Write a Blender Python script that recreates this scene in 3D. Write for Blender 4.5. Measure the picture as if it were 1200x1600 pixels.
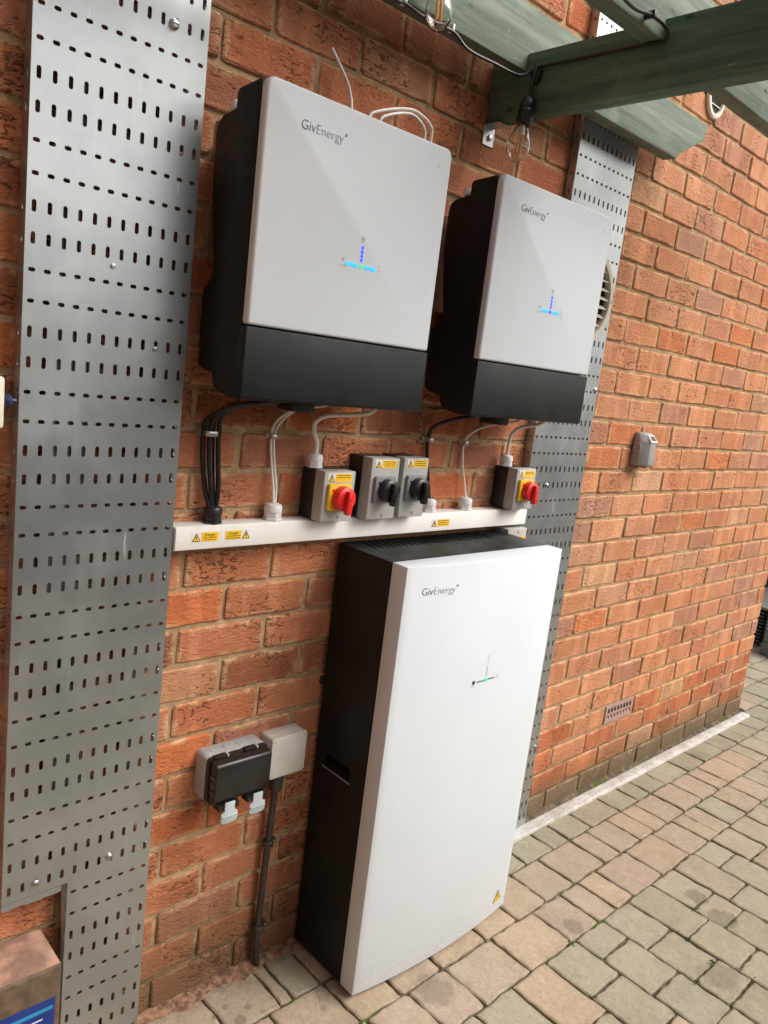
import bpy, bmesh, math, random
from mathutils import Vector, Matrix

random.seed(7)
scene = bpy.context.scene
for o in list(bpy.data.objects):
    bpy.data.objects.remove(o, do_unlink=True)
COL = scene.collection

# ------------------------------------------------------------------ camera
CAM_C = Vector((-2.4900, -1.4148, 1.5448))
CAM_R = [Vector((0.7287, -0.6742, 0.1199)), Vector((-0.0366, -0.2132, -0.9763)), Vector((0.6838, 0.7071, -0.1800))]
FPX = 1211.97                       # focal length in pixels of a 1200 px wide picture
cam_data = bpy.data.cameras.new('camera')
cam_data.sensor_fit = 'HORIZONTAL'
cam_data.sensor_width = 36.0
cam_data.lens = 36.0 * FPX / 1200.0
cam_data.clip_start = 0.02
cam_data.clip_end = 500.0
cam = bpy.data.objects.new('camera', cam_data)
COL.objects.link(cam)
_x, _y, _z = CAM_R[0].normalized(), -CAM_R[1].normalized(), -CAM_R[2].normalized()
_m = Matrix(((_x.x, _y.x, _z.x, CAM_C.x), (_x.y, _y.y, _z.y, CAM_C.y), (_x.z, _y.z, _z.z, CAM_C.z), (0, 0, 0, 1)))
cam.matrix_world = _m
scene.camera = cam

# ------------------------------------------------------------------ sky, sun, exposure
SUN_AZ = math.radians(140.0)        # measured from +Y towards +X
SUN_EL = math.radians(44.0)
world = bpy.data.worlds.new('World')
scene.world = world
world.use_nodes = True
wn, wl = world.node_tree.nodes, world.node_tree.links
wn.clear()
wo = wn.new('ShaderNodeOutputWorld')
wb = wn.new('ShaderNodeBackground')
ws = wn.new('ShaderNodeTexSky')
ws.sky_type = 'NISHITA'
ws.sun_disc = False
ws.sun_elevation = SUN_EL
ws.sun_rotation = SUN_AZ
ws.dust_density = 6.0
ws.air_density = 1.0
ws.ozone_density = 1.0
wh = wn.new('ShaderNodeHueSaturation')
wh.inputs['Saturation'].default_value = 0.55
wb.inputs['Strength'].default_value = 0.088
wl.new(ws.outputs[0], wh.inputs['Color'])
wl.new(wh.outputs[0], wb.inputs['Color'])
wl.new(wb.outputs[0], wo.inputs['Surface'])

sun_data = bpy.data.lights.new('sun', 'SUN')
sun_data.energy = 1.5
sun_data.angle = math.radians(48.0)
sun_data.color = (1.0, 0.975, 0.945)
sun = bpy.data.objects.new('sun', sun_data)
COL.objects.link(sun)
_sd = Vector((math.sin(SUN_AZ) * math.cos(SUN_EL), math.cos(SUN_AZ) * math.cos(SUN_EL), math.sin(SUN_EL)))
sun.rotation_euler = _sd.to_track_quat('Z', 'Y').to_euler()
sun.location = _sd * 12

scene.view_settings.view_transform = 'Standard'
scene.view_settings.look = 'None'
scene.view_settings.gamma = 1.0
scene.view_settings.exposure = 0.90
scene.view_settings.use_curve_mapping = False
scene.cycles.max_bounces = 8
scene.cycles.diffuse_bounces = 3
scene.cycles.glossy_bounces = 3
scene.render.resolution_x = 768
scene.render.resolution_y = 1024

# ------------------------------------------------------------------ node helpers
class NT:
    def __init__(self, name):
        self.m = bpy.data.materials.new(name)
        self.m.use_nodes = True
        self.n = self.m.node_tree.nodes
        self.l = self.m.node_tree.links
        self.b = self.n['Principled BSDF']

    def node(self, t, **kw):
        nd = self.n.new(t)
        for k, v in kw.items():
            setattr(nd, k, v)
        return nd

    def put(self, sock, val):
        if hasattr(val, 'is_linked') or hasattr(val, 'links'):
            self.l.new(val, sock)
        elif isinstance(val, (tuple, list)) and len(val) == 3 and sock.type == 'RGBA':
            sock.default_value = (*val, 1)
        else:
            sock.default_value = val

    def math(self, op, a, b=0.0, clamp=False):
        nd = self.node('ShaderNodeMath', operation=op, use_clamp=clamp)
        self.put(nd.inputs[0], a)
        self.put(nd.inputs[1], b)
        return nd.outputs[0]

    def pos(self):
        return self.node('ShaderNodeNewGeometry').outputs['Position']

    def scale(self, v, s, off=(0, 0, 0)):
        nd = self.node('ShaderNodeMapping')
        self.put(nd.inputs['Vector'], v)
        nd.inputs['Scale'].default_value = s if isinstance(s, (tuple, list)) else (s, s, s)
        nd.inputs['Location'].default_value = off
        return nd.outputs[0]

    def noise(self, v, s=1.0, detail=4.0, rough=0.55, dist=0.0):
        nd = self.node('ShaderNodeTexNoise')
        self.put(nd.inputs['Vector'], v)
        nd.inputs['Scale'].default_value = s
        nd.inputs['Detail'].default_value = detail
        nd.inputs['Roughness'].default_value = rough
        nd.inputs['Distortion'].default_value = dist
        return nd.outputs[0]

    def ramp(self, f, lo, hi, a=0.0, b=1.0):
        nd = self.node('ShaderNodeMapRange', clamp=True)
        nd.interpolation_type = 'SMOOTHSTEP'
        self.put(nd.inputs['Value'], f)
        nd.inputs['From Min'].default_value = lo
        nd.inputs['From Max'].default_value = hi
        nd.inputs['To Min'].default_value = a
        nd.inputs['To Max'].default_value = b
        return nd.outputs[0]

    def mix(self, f, a, b, mode='MIX'):
        nd = self.node('ShaderNodeMix', data_type='RGBA', blend_type=mode)
        self.put(nd.inputs[0], f)
        self.put(nd.inputs[6], a)
        self.put(nd.inputs[7], b)
        return nd.outputs[2]

    def bump(self, h, strength=0.5, dist=0.002, prev=None):
        nd = self.node('ShaderNodeBump')
        nd.inputs['Strength'].default_value = strength
        nd.inputs['Distance'].default_value = dist
        self.put(nd.inputs['Height'], h)
        if prev is not None:
            self.put(nd.inputs['Normal'], prev)
        return nd.outputs[0]

    def xyz(self, v):
        nd = self.node('ShaderNodeSeparateXYZ')
        self.put(nd.inputs[0], v)
        return nd.outputs

    def out(self, color=None, rough=None, metal=None, normal=None, spec=None):
        b = self.b
        if color is not None: self.put(b.inputs['Base Color'], color)
        if rough is not None: self.put(b.inputs['Roughness'], rough)
        if metal is not None: self.put(b.inputs['Metallic'], metal)
        if normal is not None: self.put(b.inputs['Normal'], normal)
        if spec is not None: self.put(b.inputs['Specular IOR Level'], spec)
        return self.m


def plain(name, col, rough=0.5, metal=0.0, var=0.08, nscale=30.0, bump=0.0, dirt=0.0, spec=None):
    t = NT(name)
    p = t.pos()
    n = t.noise(p, nscale, 5)
    c = t.mix(t.ramp(n, 0.35, 0.7), tuple(x * (1 - var) for x in col), tuple(min(1, x * (1 + var)) for x in col))
    if dirt > 0:
        d = t.noise(p, 9.0, 8, 0.7)
        c = t.mix(t.ramp(d, 0.52, 0.75, 0, dirt), c, (0.10, 0.08, 0.055))
    r = t.ramp(t.noise(p, nscale * 0.6, 6), 0.3, 0.7, max(0.03, rough - 0.07), min(1, rough + 0.07))
    nrm = t.bump(t.noise(p, nscale * 14, 3), bump, 0.0006) if bump > 0 else None
    return t.out(c, r, metal, nrm, spec)


# ------------------------------------------------------------------ materials
def brick_material(name, joined):
    t = NT(name)
    if joined:
        tint = t.node('ShaderNodeAttribute', attribute_name='tint').outputs['Color']
    else:
        tint = t.node('ShaderNodeObjectInfo').outputs['Color']
    uv = t.node('ShaderNodeUVMap', uv_map='face').outputs[0]
    p = t.pos()
    x, y, z = t.xyz(p)
    # soft cloudy variation and vertical kiln bands
    c = t.mix(t.ramp(t.noise(p, 11, 6, 0.65), 0.34, 0.74, 0.0, 0.40), tint, t.mix(1.0, tint, (0.62, 0.52, 0.46), 'MULTIPLY'))
    band = t.noise(t.scale(p, (13, 1, 2.2)), 1.0, 2, 0.4)
    c = t.mix(t.ramp(band, 0.52, 0.60, 0, 0.55), c, t.mix(1.0, c, (1.32, 1.42, 1.5), 'MULTIPLY'))
    # paler arrises, broken by noise
    ux, uy, uz = t.xyz(uv)
    ex = t.ramp(t.math('ABSOLUTE', t.math('SUBTRACT', ux, 0.5)), 0.40, 0.5)
    ey = t.ramp(t.math('ABSOLUTE', t.math('SUBTRACT', uy, 0.5)), 0.30, 0.5)
    e = t.math('MAXIMUM', ex, ey)
    en = t.math('MULTIPLY', e, t.ramp(t.noise(p, 17, 5, 0.7), 0.42, 0.62))
    c = t.mix(t.math('MULTIPLY', en, 0.85), c, (0.68, 0.43, 0.24))
    # dark drag marks and pits
    warp = t.noise(p, 22, 3)
    wv = t.node('ShaderNodeVectorMath', operation='ADD')
    t.put(wv.inputs[0], t.scale(p, (62, 30, 128)))
    t.put(wv.inputs[1], t.node('ShaderNodeCombineXYZ').outputs[0])
    sc = wv.outputs[0]
    pits = t.noise(sc, 1.0, 4, 0.62, 1.2)
    zone = t.ramp(t.noise(p, 6.5, 1, 0.5), 0.38, 0.66)
    thr = t.math('ADD', pits, t.math('ADD', t.math('MULTIPLY', zone, 0.13), t.ramp(x, -1.2, -0.3, 0.018, 0.0)))
    pit = t.ramp(thr, 0.685, 0.78)
    c = t.mix(t.math('MULTIPLY', pit, 0.62), c, (0.085, 0.040, 0.022))
    fine = t.noise(p, 420, 3, 0.6)
    c = t.mix(t.ramp(fine, 0.62, 0.75, 0, 0.45), c, t.mix(1.0, c, (0.4, 0.36, 0.34), 'MULTIPLY'))
    # splash dirt and green-brown staining low on the wall
    low = t.ramp(t.math('ADD', z, t.math('MULTIPLY', t.noise(p, 7, 5, 0.6), 0.22)), 0.12, 0.36, 1.0, 0.0)
    c = t.mix(t.math('MULTIPLY', low, 0.72), c, (0.115, 0.085, 0.048))
    low2 = t.math('MULTIPLY', t.ramp(t.math('ADD', z, t.math('MULTIPLY', t.noise(p, 4, 4, 0.6), 0.5)), 0.25, 0.85, 1.0, 0.0), t.ramp(x, -1.35, -0.9, 1.0, 0.0))  # browner low down, only towards the left end
    c = t.mix(t.math('MULTIPLY', low2, 0.55), c, (0.17, 0.085, 0.038))
    bloom = t.math('MULTIPLY', t.ramp(t.noise(p, 3.1, 5, 0.7), 0.56, 0.72), t.ramp(t.noise(p, 48, 4, 0.7), 0.40, 0.62))
    c = t.mix(t.math('MULTIPLY', bloom, 0.38), c, (0.58, 0.42, 0.29))
    soot = t.ramp(t.noise(t.scale(p, (7, 5, 3.2)), 1.0, 5, 0.7), 0.60, 0.76, 0, 0.35)
    c = t.mix(soot, c, (0.16, 0.085, 0.05))
    # white flecks
    fl = t.ramp(t.noise(t.scale(p, 55), 1.0, 2, 0.8), 0.79, 0.82, 0, 0.5)
    c = t.mix(fl, c, (0.6, 0.5, 0.4))
    h = t.math('SUBTRACT', t.math('MULTIPLY', pits, -1.1), t.math('MULTIPLY', pit, 0.9))
    n1 = t.bump(h, 1.0, 0.0055)
    n2 = t.bump(fine, 0.35, 0.0012, n1)
    return t.out(c, 0.88, 0.0, n2, 0.25)


def make_mortar():
    t = NT('mortar')
    p = t.pos()
    n = t.noise(p, 26, 7, 0.7)
    c = t.mix(t.ramp(n, 0.3, 0.7), (0.30, 0.195, 0.105), (0.52, 0.365, 0.21))
    g = t.noise(p, 600, 2)
    c = t.mix(t.ramp(g, 0.55, 0.75, 0, 0.5), c, (0.10, 0.065, 0.04))
    x, y, z = t.xyz(p)
    low = t.ramp(t.math('ADD', z, t.math('MULTIPLY', n, 0.25)), 0.14, 0.42, 0.75, 0.0)
    c = t.mix(low, c, (0.06, 0.045, 0.026))
    nn = t.bump(g, 0.7, 0.0015, t.bump(n, 0.6, 0.006))
    return t.out(c, 0.95, 0.0, nn, 0.15)


def make_paver(joined=False):
    t = NT('paver_joined' if joined else 'paver_stone')
    tint = (t.node('ShaderNodeAttribute', attribute_name='tint').outputs['Color'] if joined
            else t.node('ShaderNodeObjectInfo').outputs['Color'])
    p = t.pos()
    x, y, z = t.xyz(p)
    c = t.mix(t.ramp(t.noise(p, 9, 7, 0.75), 0.35, 0.72, 0, 0.6), tint, t.mix(1.0, tint, (0.76, 0.76, 0.74), 'MULTIPLY'))
    c = t.mix(t.ramp(t.noise(p, 95, 5, 0.7), 0.42, 0.68, 0, 0.4), c, t.mix(1.0, c, (0.72, 0.70, 0.66), 'MULTIPLY'))
    c = t.mix(t.ramp(t.noise(p, 34, 5, 0.6), 0.5, 0.72, 0, 0.35), c, t.mix(1.0, tint, (1.25, 1.2, 1.1), 'MULTIPLY'))
    c = t.mix(t.ramp(t.noise(p, 3.6, 7, 0.78), 0.46, 0.70, 0, 0.42), c, t.mix(1.0, c, (0.60, 0.58, 0.53), 'MULTIPLY'))
    sp = t.noise(p, 330, 3, 0.7)
    c = t.mix(t.ramp(sp, 0.58, 0.72, 0, 0.45), c, t.mix(1.0, c, (0.5, 0.48, 0.45), 'MULTIPLY'))
    c = t.mix(t.ramp(sp, 0.30, 0.22, 0, 0.4), c, (0.5, 0.46, 0.38))
    # dirt gathered towards worn edges
    uv = t.node('ShaderNodeUVMap', uv_map='face').outputs[0]
    ux, uy, uz = t.xyz(uv)
    ex = t.ramp(t.math('ABSOLUTE', t.math('SUBTRACT', ux, 0.5)), 0.38, 0.5)
    ey = t.ramp(t.math('ABSOLUTE', t.math('SUBTRACT', uy, 0.5)), 0.38, 0.5)
    en = t.math('MULTIPLY', t.math('MAXIMUM', ex, ey), t.ramp(t.noise(p, 45, 5, 0.7), 0.4, 0.65))
    c = t.mix(t.math('MULTIPLY', en, 0.30), c, (0.12, 0.10, 0.065))
    # damp and oil stains with shapes of their own
    wob = t.noise(p, 28, 4, 0.6)
    for sx, sy, r, k in ((-0.553, -0.432, 0.030, 0.62), (-0.082, -0.590, 0.036, 0.75), (-0.112, -0.688, 0.045, 0.7), (-0.372, -0.789, 0.055, 0.55),
                         (-1.075, -0.355, 0.05, 0.6), (-1.526, -0.142, 0.016, 0.75), (-1.341, -0.233, 0.012, 0.6), (-1.29, -0.20, 0.05, 0.6),
                         (-1.49, -0.12, 0.008, 0.7), (-1.57, -0.10, 0.007, 0.7), (-1.47, -0.155, 0.009, 0.6), (-1.535, -0.09, 0.008, 0.6), (0.9, -0.62, 0.05, 0.4), (0.25, -0.75, 0.04, 0.4)):
        d = t.node('ShaderNodeVectorMath', operation='DISTANCE')
        t.put(d.inputs[0], p)
        d.inputs[1].default_value = (sx, sy, 0.0)
        dd = t.math('ADD', d.outputs['Value'], t.math('MULTIPLY', t.math('SUBTRACT', wob, 0.5), r * 1.3))
        c = t.mix(t.ramp(dd, r * 0.75, r * 1.2, k * 0.62, 0.0), c, (0.09, 0.077, 0.058))
    # damp, rusty strip close to the wall foot
    wet = t.ramp(t.math('ADD', y, t.math('MULTIPLY', t.noise(p, 14, 6, 0.65), 0.16)), 0.005, 0.075)
    near = t.ramp(x, -1.28, -1.12, 1.0, 0.0)
    c = t.mix(t.math('MULTIPLY', t.math('MULTIPLY', wet, near), 0.6), c, (0.15, 0.075, 0.038))
    n = t.bump(sp, 0.9, 0.0022, t.bump(t.noise(p, 38, 5, 0.65), 0.8, 0.006))
    return t.out(c, 0.86, 0.0, n, 0.25)


def make_joint():
    t = NT('joint_sand')
    p = t.pos()
    c = t.mix(t.ramp(t.noise(p, 40, 6, 0.7), 0.35, 0.7), (0.075, 0.058, 0.040), (0.22, 0.175, 0.12))
    m = t.math('MULTIPLY', t.ramp(t.noise(p, 6.0, 3, 0.6), 0.50, 0.62), t.ramp(t.noise(p, 90, 4), 0.36, 0.56))
    c = t.mix(m, c, (0.075, 0.11, 0.018))
    return t.out(c, 0.97, 0, t.bump(t.noise(p, 300, 4), 0.8, 0.003), 0.1)


def make_galv():
    t = NT('galvanised_steel')
    p = t.pos()
    streak = t.noise(t.scale(p, (55, 20, 1.6)), 1.0, 4, 0.6)
    cloud = t.noise(p, 7, 5, 0.6)
    c = t.mix(t.ramp(cloud, 0.3, 0.7), (0.41, 0.445, 0.46), (0.50, 0.535, 0.545))
    c = t.mix(t.ramp(streak, 0.5, 0.8, 0, 0.12), c, (0.60, 0.61, 0.60))
    scuff = t.math('MULTIPLY', t.ramp(t.noise(t.scale(p, (34, 20, 6)), 1.0, 3, 0.5), 0.66, 0.72), t.ramp(t.noise(p, 4.4, 2), 0.5, 0.6))
    c = t.mix(t.math('MULTIPLY', scuff, 0.65), c, (0.75, 0.75, 0.73))
    r = t.ramp(t.math('ADD', t.math('MULTIPLY', streak, 0.3), t.math('MULTIPLY', cloud, 0.5)), 0.35, 0.65, 0.36, 0.46)
    r = t.math('ADD', r, t.math('MULTIPLY', scuff, 0.2))
    n = t.bump(t.noise(t.scale(p, (10, 5, 2.2)), 1.0, 2), 0.05, 0.01)
    return t.out(c, r, 0.9, n)


def make_painted_wood(name, ca, cb, cdark):
    t = NT(name)
    p = t.node('ShaderNodeTexCoord').outputs['Object']
    g = t.noise(t.scale(p, (2.2, 38, 38)), 1.0, 6, 0.65, 0.4)
    c = t.mix(t.ramp(g, 0.36, 0.64), ca, cb)
    w = t.noise(p, 6, 6, 0.65)
    c = t.mix(t.ramp(t.noise(t.scale(p, (5, 150, 150)), 1.0, 4, 0.7), 0.55, 0.7, 0, 0.45), c, cdark)
    c = t.mix(t.ramp(w, 0.55, 0.75, 0, 0.5), c, tuple(min(1, v * 1.45 + 0.01) for v in cb))
    k = t.node('ShaderNodeTexVoronoi')
    t.put(k.inputs['Vector'], t.scale(p, (7, 16, 16)))
    k.inputs['Scale'].default_value = 1.0
    c = t.mix(t.ramp(k.outputs['Distance'], 0.05, 0.11, 0.85, 0.0), c, cdark)
    ch = t.ramp(t.noise(t.scale(p, (9, 60, 60)), 1.0, 3, 0.8), 0.70, 0.74, 0, 0.7)
    c = t.mix(ch, c, (0.33, 0.33, 0.25))
    ck = t.ramp(t.noise(t.scale(p, (1.3, 70, 70)), 1.0, 2, 0.5), 0.67, 0.70)
    c = t.mix(t.math('MULTIPLY', ck, 0.7), c, cdark)
    n = t.bump(t.math('SUBTRACT', g, ck), 0.5, 0.002)
    return t.out(c, 0.7, 0, n, 0.3)


def make_cover_white():
    t = NT('white_coated_steel')
    p = t.pos()
    c = t.mix(t.ramp(t.noise(p, 3.0, 5, 0.6), 0.3, 0.7), (0.600, 0.645, 0.68), (0.63, 0.675, 0.71))
    d = t.ramp(t.noise(p, 60, 4, 0.8), 0.74, 0.80, 0, 0.10)
    c = t.mix(d, c, (0.45, 0.42, 0.36))
    x, y, z = t.xyz(p)
    spl = t.math('MULTIPLY', t.ramp(t.math('ADD', z, t.math('MULTIPLY', t.noise(p, 21, 4, 0.7), 0.10)), 0.06, 0.17, 1.0, 0.0), t.ramp(t.noise(p, 140, 4, 0.75), 0.5, 0.66))
    c = t.mix(t.math('MULTIPLY', spl, 0.35), c, (0.30, 0.25, 0.19))
    run_ = t.ramp(t.noise(t.scale(p, (26, 26, 1.3)), 1.0, 4, 0.6), 0.56, 0.74, 0, 0.045)
    c = t.mix(run_, c, (0.40, 0.385, 0.35))
    r = t.ramp(t.noise(p, 8, 6, 0.7), 0.3, 0.7, 0.56, 0.68)
    n = t.bump(t.noise(p, 900, 2), 0.05, 0.0003)
    return t.out(c, r, 0, n, 0.3)


def make_black_case():
    t = NT('charcoal_coated_steel')
    p = t.pos()
    c = t.mix(t.ramp(t.noise(p, 5, 6, 0.7), 0.3, 0.75), (0.006, 0.0075, 0.0075), (0.012, 0.014, 0.0135))
    c = t.mix(t.ramp(t.noise(t.scale(p, (30, 30, 9)), 1.0, 4, 0.8), 0.70, 0.78, 0, 0.22), c, (0.12, 0.11, 0.10))
    r = t.ramp(t.noise(p, 12, 6, 0.7), 0.3, 0.7, 0.38, 0.55)
    return t.out(c, r, 0, t.bump(t.noise(p, 1200, 2), 0.12, 0.0003), 0.26)


def make_glass():
    t = NT('bulb_glass')
    t.b.inputs['Transmission Weight'].default_value = 1.0
    t.b.inputs['IOR'].default_value = 1.5
    t.b.inputs['Roughness'].default_value = 0.02
    t.b.inputs['Base Color'].default_value = (0.97, 0.96, 0.93, 1)
    return t.m


def make_emit(name, col, s):
    t = NT(name)
    t.b.inputs['Base Color'].default_value = (*col, 1)
    t.b.inputs['Emission Color'].default_value = (*col, 1)
    t.b.inputs['Emission Strength'].default_value = s
    return t.m


def make_strip():
    t = NT('dirty_white_strip')
    p = t.pos()
    c = t.mix(t.ramp(t.noise(p, 13, 6, 0.7), 0.3, 0.7), (0.42, 0.395, 0.355), (0.64, 0.62, 0.585))
    a = t.noise(t.scale(p, (22, 90, 60)), 1.0, 6, 0.75)
    c = t.mix(t.ramp(a, 0.52, 0.64, 0, 0.65), c, (0.27, 0.20, 0.14))
    c = t.mix(t.ramp(t.noise(p, 160, 4, 0.8), 0.6, 0.7, 0, 0.7), c, (0.12, 0.09, 0.06))
    return t.out(c, t.ramp(a, 0.4, 0.6, 0.45, 0.8), 0, t.bump(a, 0.4, 0.002), 0.4)


M = dict(
    brick=brick_material('fired_brick', False), brick_far=brick_material('fired_brick_joined', True), mortar=make_mortar(),
    paver=make_paver(), paver_far=make_paver(True), joint=make_joint(), galv=make_galv(), white=make_cover_white(), black=make_black_case(),
    wood_pale=make_painted_wood('weathered_green_paint', (0.115, 0.155, 0.118), (0.215, 0.262, 0.208), (0.05, 0.055, 0.045)),
    wood_dark=make_painted_wood('dark_green_paint', (0.062, 0.128, 0.092), (0.115, 0.195, 0.145), (0.03, 0.045, 0.035)),
    trunk=plain('white_trunking_plastic', (0.85, 0.83, 0.79), 0.42, 0, 0.03, 14, 0.05, 0.06),
    glandw=plain('white_gland_plastic', (0.72, 0.71, 0.72), 0.4, 0, 0.03),
    glandb=plain('black_gland_plastic', (0.016, 0.016, 0.017), 0.35, 0, 0.1),
    isogrey=plain('grey_isolator_plastic', (0.40, 0.395, 0.37), 0.5, 0, 0.05, 20, 0.05, 0.10),
    isodark=plain('mid_grey_plate_plastic', (0.19, 0.20, 0.21), 0.42, 0, 0.06),
    isoblack=plain('black_isolator_base_plastic', (0.012, 0.012, 0.012), 0.4, 0, 0.1),
    knobblack=plain('black_knob_plastic', (0.010, 0.010, 0.011), 0.28, 0, 0.1),
    red=plain('red_knob_plastic', (0.72, 0.018, 0.014), 0.35, 0, 0.05),
    yellow=plain('yellow_plate_plastic', (0.80, 0.47, 0.012), 0.42, 0, 0.05),
    styellow=plain('yellow_sticker_print', (0.86, 0.52, 0.010), 0.5, 0, 0.03),
    stwhite=plain('white_sticker_film', (0.74, 0.74, 0.72), 0.45, 0, 0.02),
    ink=plain('black_print', (0.02, 0.02, 0.02), 0.5, 0, 0.05),
    inkdark=plain('dark_logo_print', (0.045, 0.05, 0.075), 0.5, 0, 0.05),
    inkteal=plain('teal_logo_print', (0.20, 0.30, 0.32), 0.5, 0, 0.05),
    inkgrey=plain('grey_icon_print', (0.45, 0.46, 0.47), 0.5, 0, 0.05),
    cableb=plain('black_cable_sheath', (0.013, 0.013, 0.014), 0.38, 0, 0.1),
    cablew=plain('white_cable_sheath', (0.76, 0.74, 0.69), 0.45, 0, 0.05, 40, 0, 0.10),
    cableg=plain('grey_cable_sheath', (0.36, 0.37, 0.36), 0.5, 0, 0.06),
    zinc=plain('bright_zinc', (0.55, 0.56, 0.57), 0.36, 1.0, 0.06),
    sockgrey=plain('grey_socket_box_plastic', (0.36, 0.385, 0.39), 0.48, 0, 0.05, 22, 0.05, 0.12),
    socklid=plain('smoked_socket_lid_plastic', (0.016, 0.014, 0.014), 0.36, 0, 0.15, 20, 0, 0.22),
    clip=plain('pale_clip_plastic', (0.42, 0.47, 0.485), 0.4, 0, 0.04),
    jbox=plain('off_white_box_plastic', (0.58, 0.55, 0.49), 0.5, 0, 0.05, 18, 0.05, 0.20),
    conduit=plain('dusty_black_conduit', (0.035, 0.030, 0.027), 0.55, 0, 0.2, 25, 0, 0.35),
    sensor=plain('grey_sensor_plastic', (0.30, 0.295, 0.285), 0.45, 0, 0.05, 20, 0.05),
    sensorlight=plain('pale_sensor_plastic', (0.55, 0.55, 0.53), 0.45, 0, 0.04),
    cream=plain('cream_vent_plastic', (0.52, 0.47, 0.37), 0.5, 0, 0.05, 20, 0, 0.12),
    void=plain('dark_void', (0.010, 0.009, 0.008), 0.9, 0, 0.1),
    terracotta=plain('pale_terracotta', (0.38, 0.24, 0.20), 0.85, 0, 0.12, 40, 0.3, 0.2),
    strip=make_strip(),
    brownbox=plain('brown_dusty_plastic', (0.105, 0.066, 0.038), 0.7, 0, 0.3, 40, 0.6, 0.4),
    dust=plain('pale_brick_dust', (0.34, 0.20, 0.14), 0.95, 0, 0.35, 24, 0.6),
    reddust=plain('red_brick_dust', (0.25, 0.135, 0.082), 0.95, 0, 0.5, 60, 1.0, 0.6),
    rubble=plain('pale_rubble', (0.5, 0.42, 0.34), 0.9, 0, 0.2),
    blue=plain('blue_label_print', (0.008, 0.032, 0.19), 0.35, 0, 0.1),
    cyan=plain('cyan_label_print', (0.02, 0.24, 0.45), 0.35, 0, 0.1),
    bluefit=plain('dark_blue_fitting', (0.02, 0.035, 0.085), 0.3, 0, 0.1),
    ivory=plain('ivory_box_plastic', (0.74, 0.69, 0.58), 0.4, 0, 0.03),
    glass=make_glass(),
    filament=plain('amber_filament', (0.95, 0.45, 0.13), 0.4, 0, 0.1),
    led_cyan=make_emit('cyan_led', (0.0, 0.27, 1.0), 1.0),
    led_blue=make_emit('blue_led', (0.01, 0.035, 0.8), 1.2),
    led_green=make_emit('green_led', (0.01, 0.55, 0.16), 0.5),
    slatgreen=plain('grey_green_slat', (0.075, 0.085, 0.065), 0.6, 0, 0.1),
    panelgreen=plain('deep_green_panel', (0.055, 0.085, 0.062), 0.6, 0, 0.15),
    greyblock=plain('grey_render_block', (0.17, 0.165, 0.14), 0.8, 0, 0.12, 20, 0.3),
    moss=plain('green_moss', (0.075, 0.11, 0.02), 0.95, 0, 0.4, 120, 0.5),
    soil=plain('bare_ground', (0.12, 0.10, 0.075), 0.95, 0, 0.3, 3.0, 0.5),
)

# ------------------------------------------------------------------ object helpers
def wloc(o):
    v = Vector((0, 0, 0))
    while o is not None:
        v += o.location
        o = o.parent
    return v


def thing(name, label, cat, loc=(0, 0, 0), group=None):
    o = bpy.data.objects.new(name, None)
    o.empty_display_size = 0.05
    COL.objects.link(o)
    o.location = loc
    o['label'] = label
    o['category'] = cat
    if group: o['group'] = group
    return o


def tag(o, label, cat, group=None):
    o['label'] = label
    o['category'] = cat
    if group: o['group'] = group
    return o


def link(name, bm, mat, parent=None, smooth=True, angle=35.0):
    """world-space bmesh -> one mesh object"""
    bmesh.ops.recalc_face_normals(bm, faces=bm.faces[:])
    if parent is not None:
        off = wloc(parent)
    else:
        lo = Vector((min(v.co.x for v in bm.verts), min(v.co.y for v in bm.verts), min(v.co.z for v in bm.verts)))
        hi = Vector((max(v.co.x for v in bm.verts), max(v.co.y for v in bm.verts), max(v.co.z for v in bm.verts)))
        off = Vector(((lo.x + hi.x) / 2, (lo.y + hi.y) / 2, lo.z))
    bmesh.ops.translate(bm, verts=bm.verts[:], vec=-off)
    me = bpy.data.meshes.new(name)
    bm.to_mesh(me)
    bm.free()
    me.materials.append(M[mat] if isinstance(mat, str) else mat)
    if smooth:
        me.polygons.foreach_set('use_smooth', [True] * len(me.polygons))
        me.set_sharp_from_angle(angle=math.radians(angle))
    o = bpy.data.objects.new(name, me)
    COL.objects.link(o)
    if parent is not None:
        o.parent = parent
    else:
        o.location = off
    return o


def B():
    return bmesh.new()


def add_box(bm, x0, x1, y0, y1, z0, z1, bev=0.0, seg=2):
    t = bmesh.new()
    bmesh.ops.create_cube(t, size=1.0)
    for v in t.verts:
        v.co = Vector(((x0 + x1) / 2 + v.co.x * (x1 - x0), (y0 + y1) / 2 + v.co.y * (y1 - y0), (z0 + z1) / 2 + v.co.z * (z1 - z0)))
    if bev > 0:
        bmesh.ops.bevel(t, geom=t.edges[:], offset=bev, segments=seg, profile=0.5, affect='EDGES')
    merge(bm, t)
    return bm


def merge(bm, t, mtx=None):
    mp = {}
    for v in t.verts:
        mp[v] = bm.verts.new(mtx @ v.co if mtx else v.co)
    for f in t.faces:
        try:
            bm.faces.new([mp[v] for v in f.verts])
        except ValueError:
            pass
    t.free()


def box(name, x0, x1, y0, y1, z0, z1, mat, parent=None, bev=0.002, seg=2):
    return link(name, add_box(B(), x0, x1, y0, y1, z0, z1, bev, seg), mat, parent)


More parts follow.
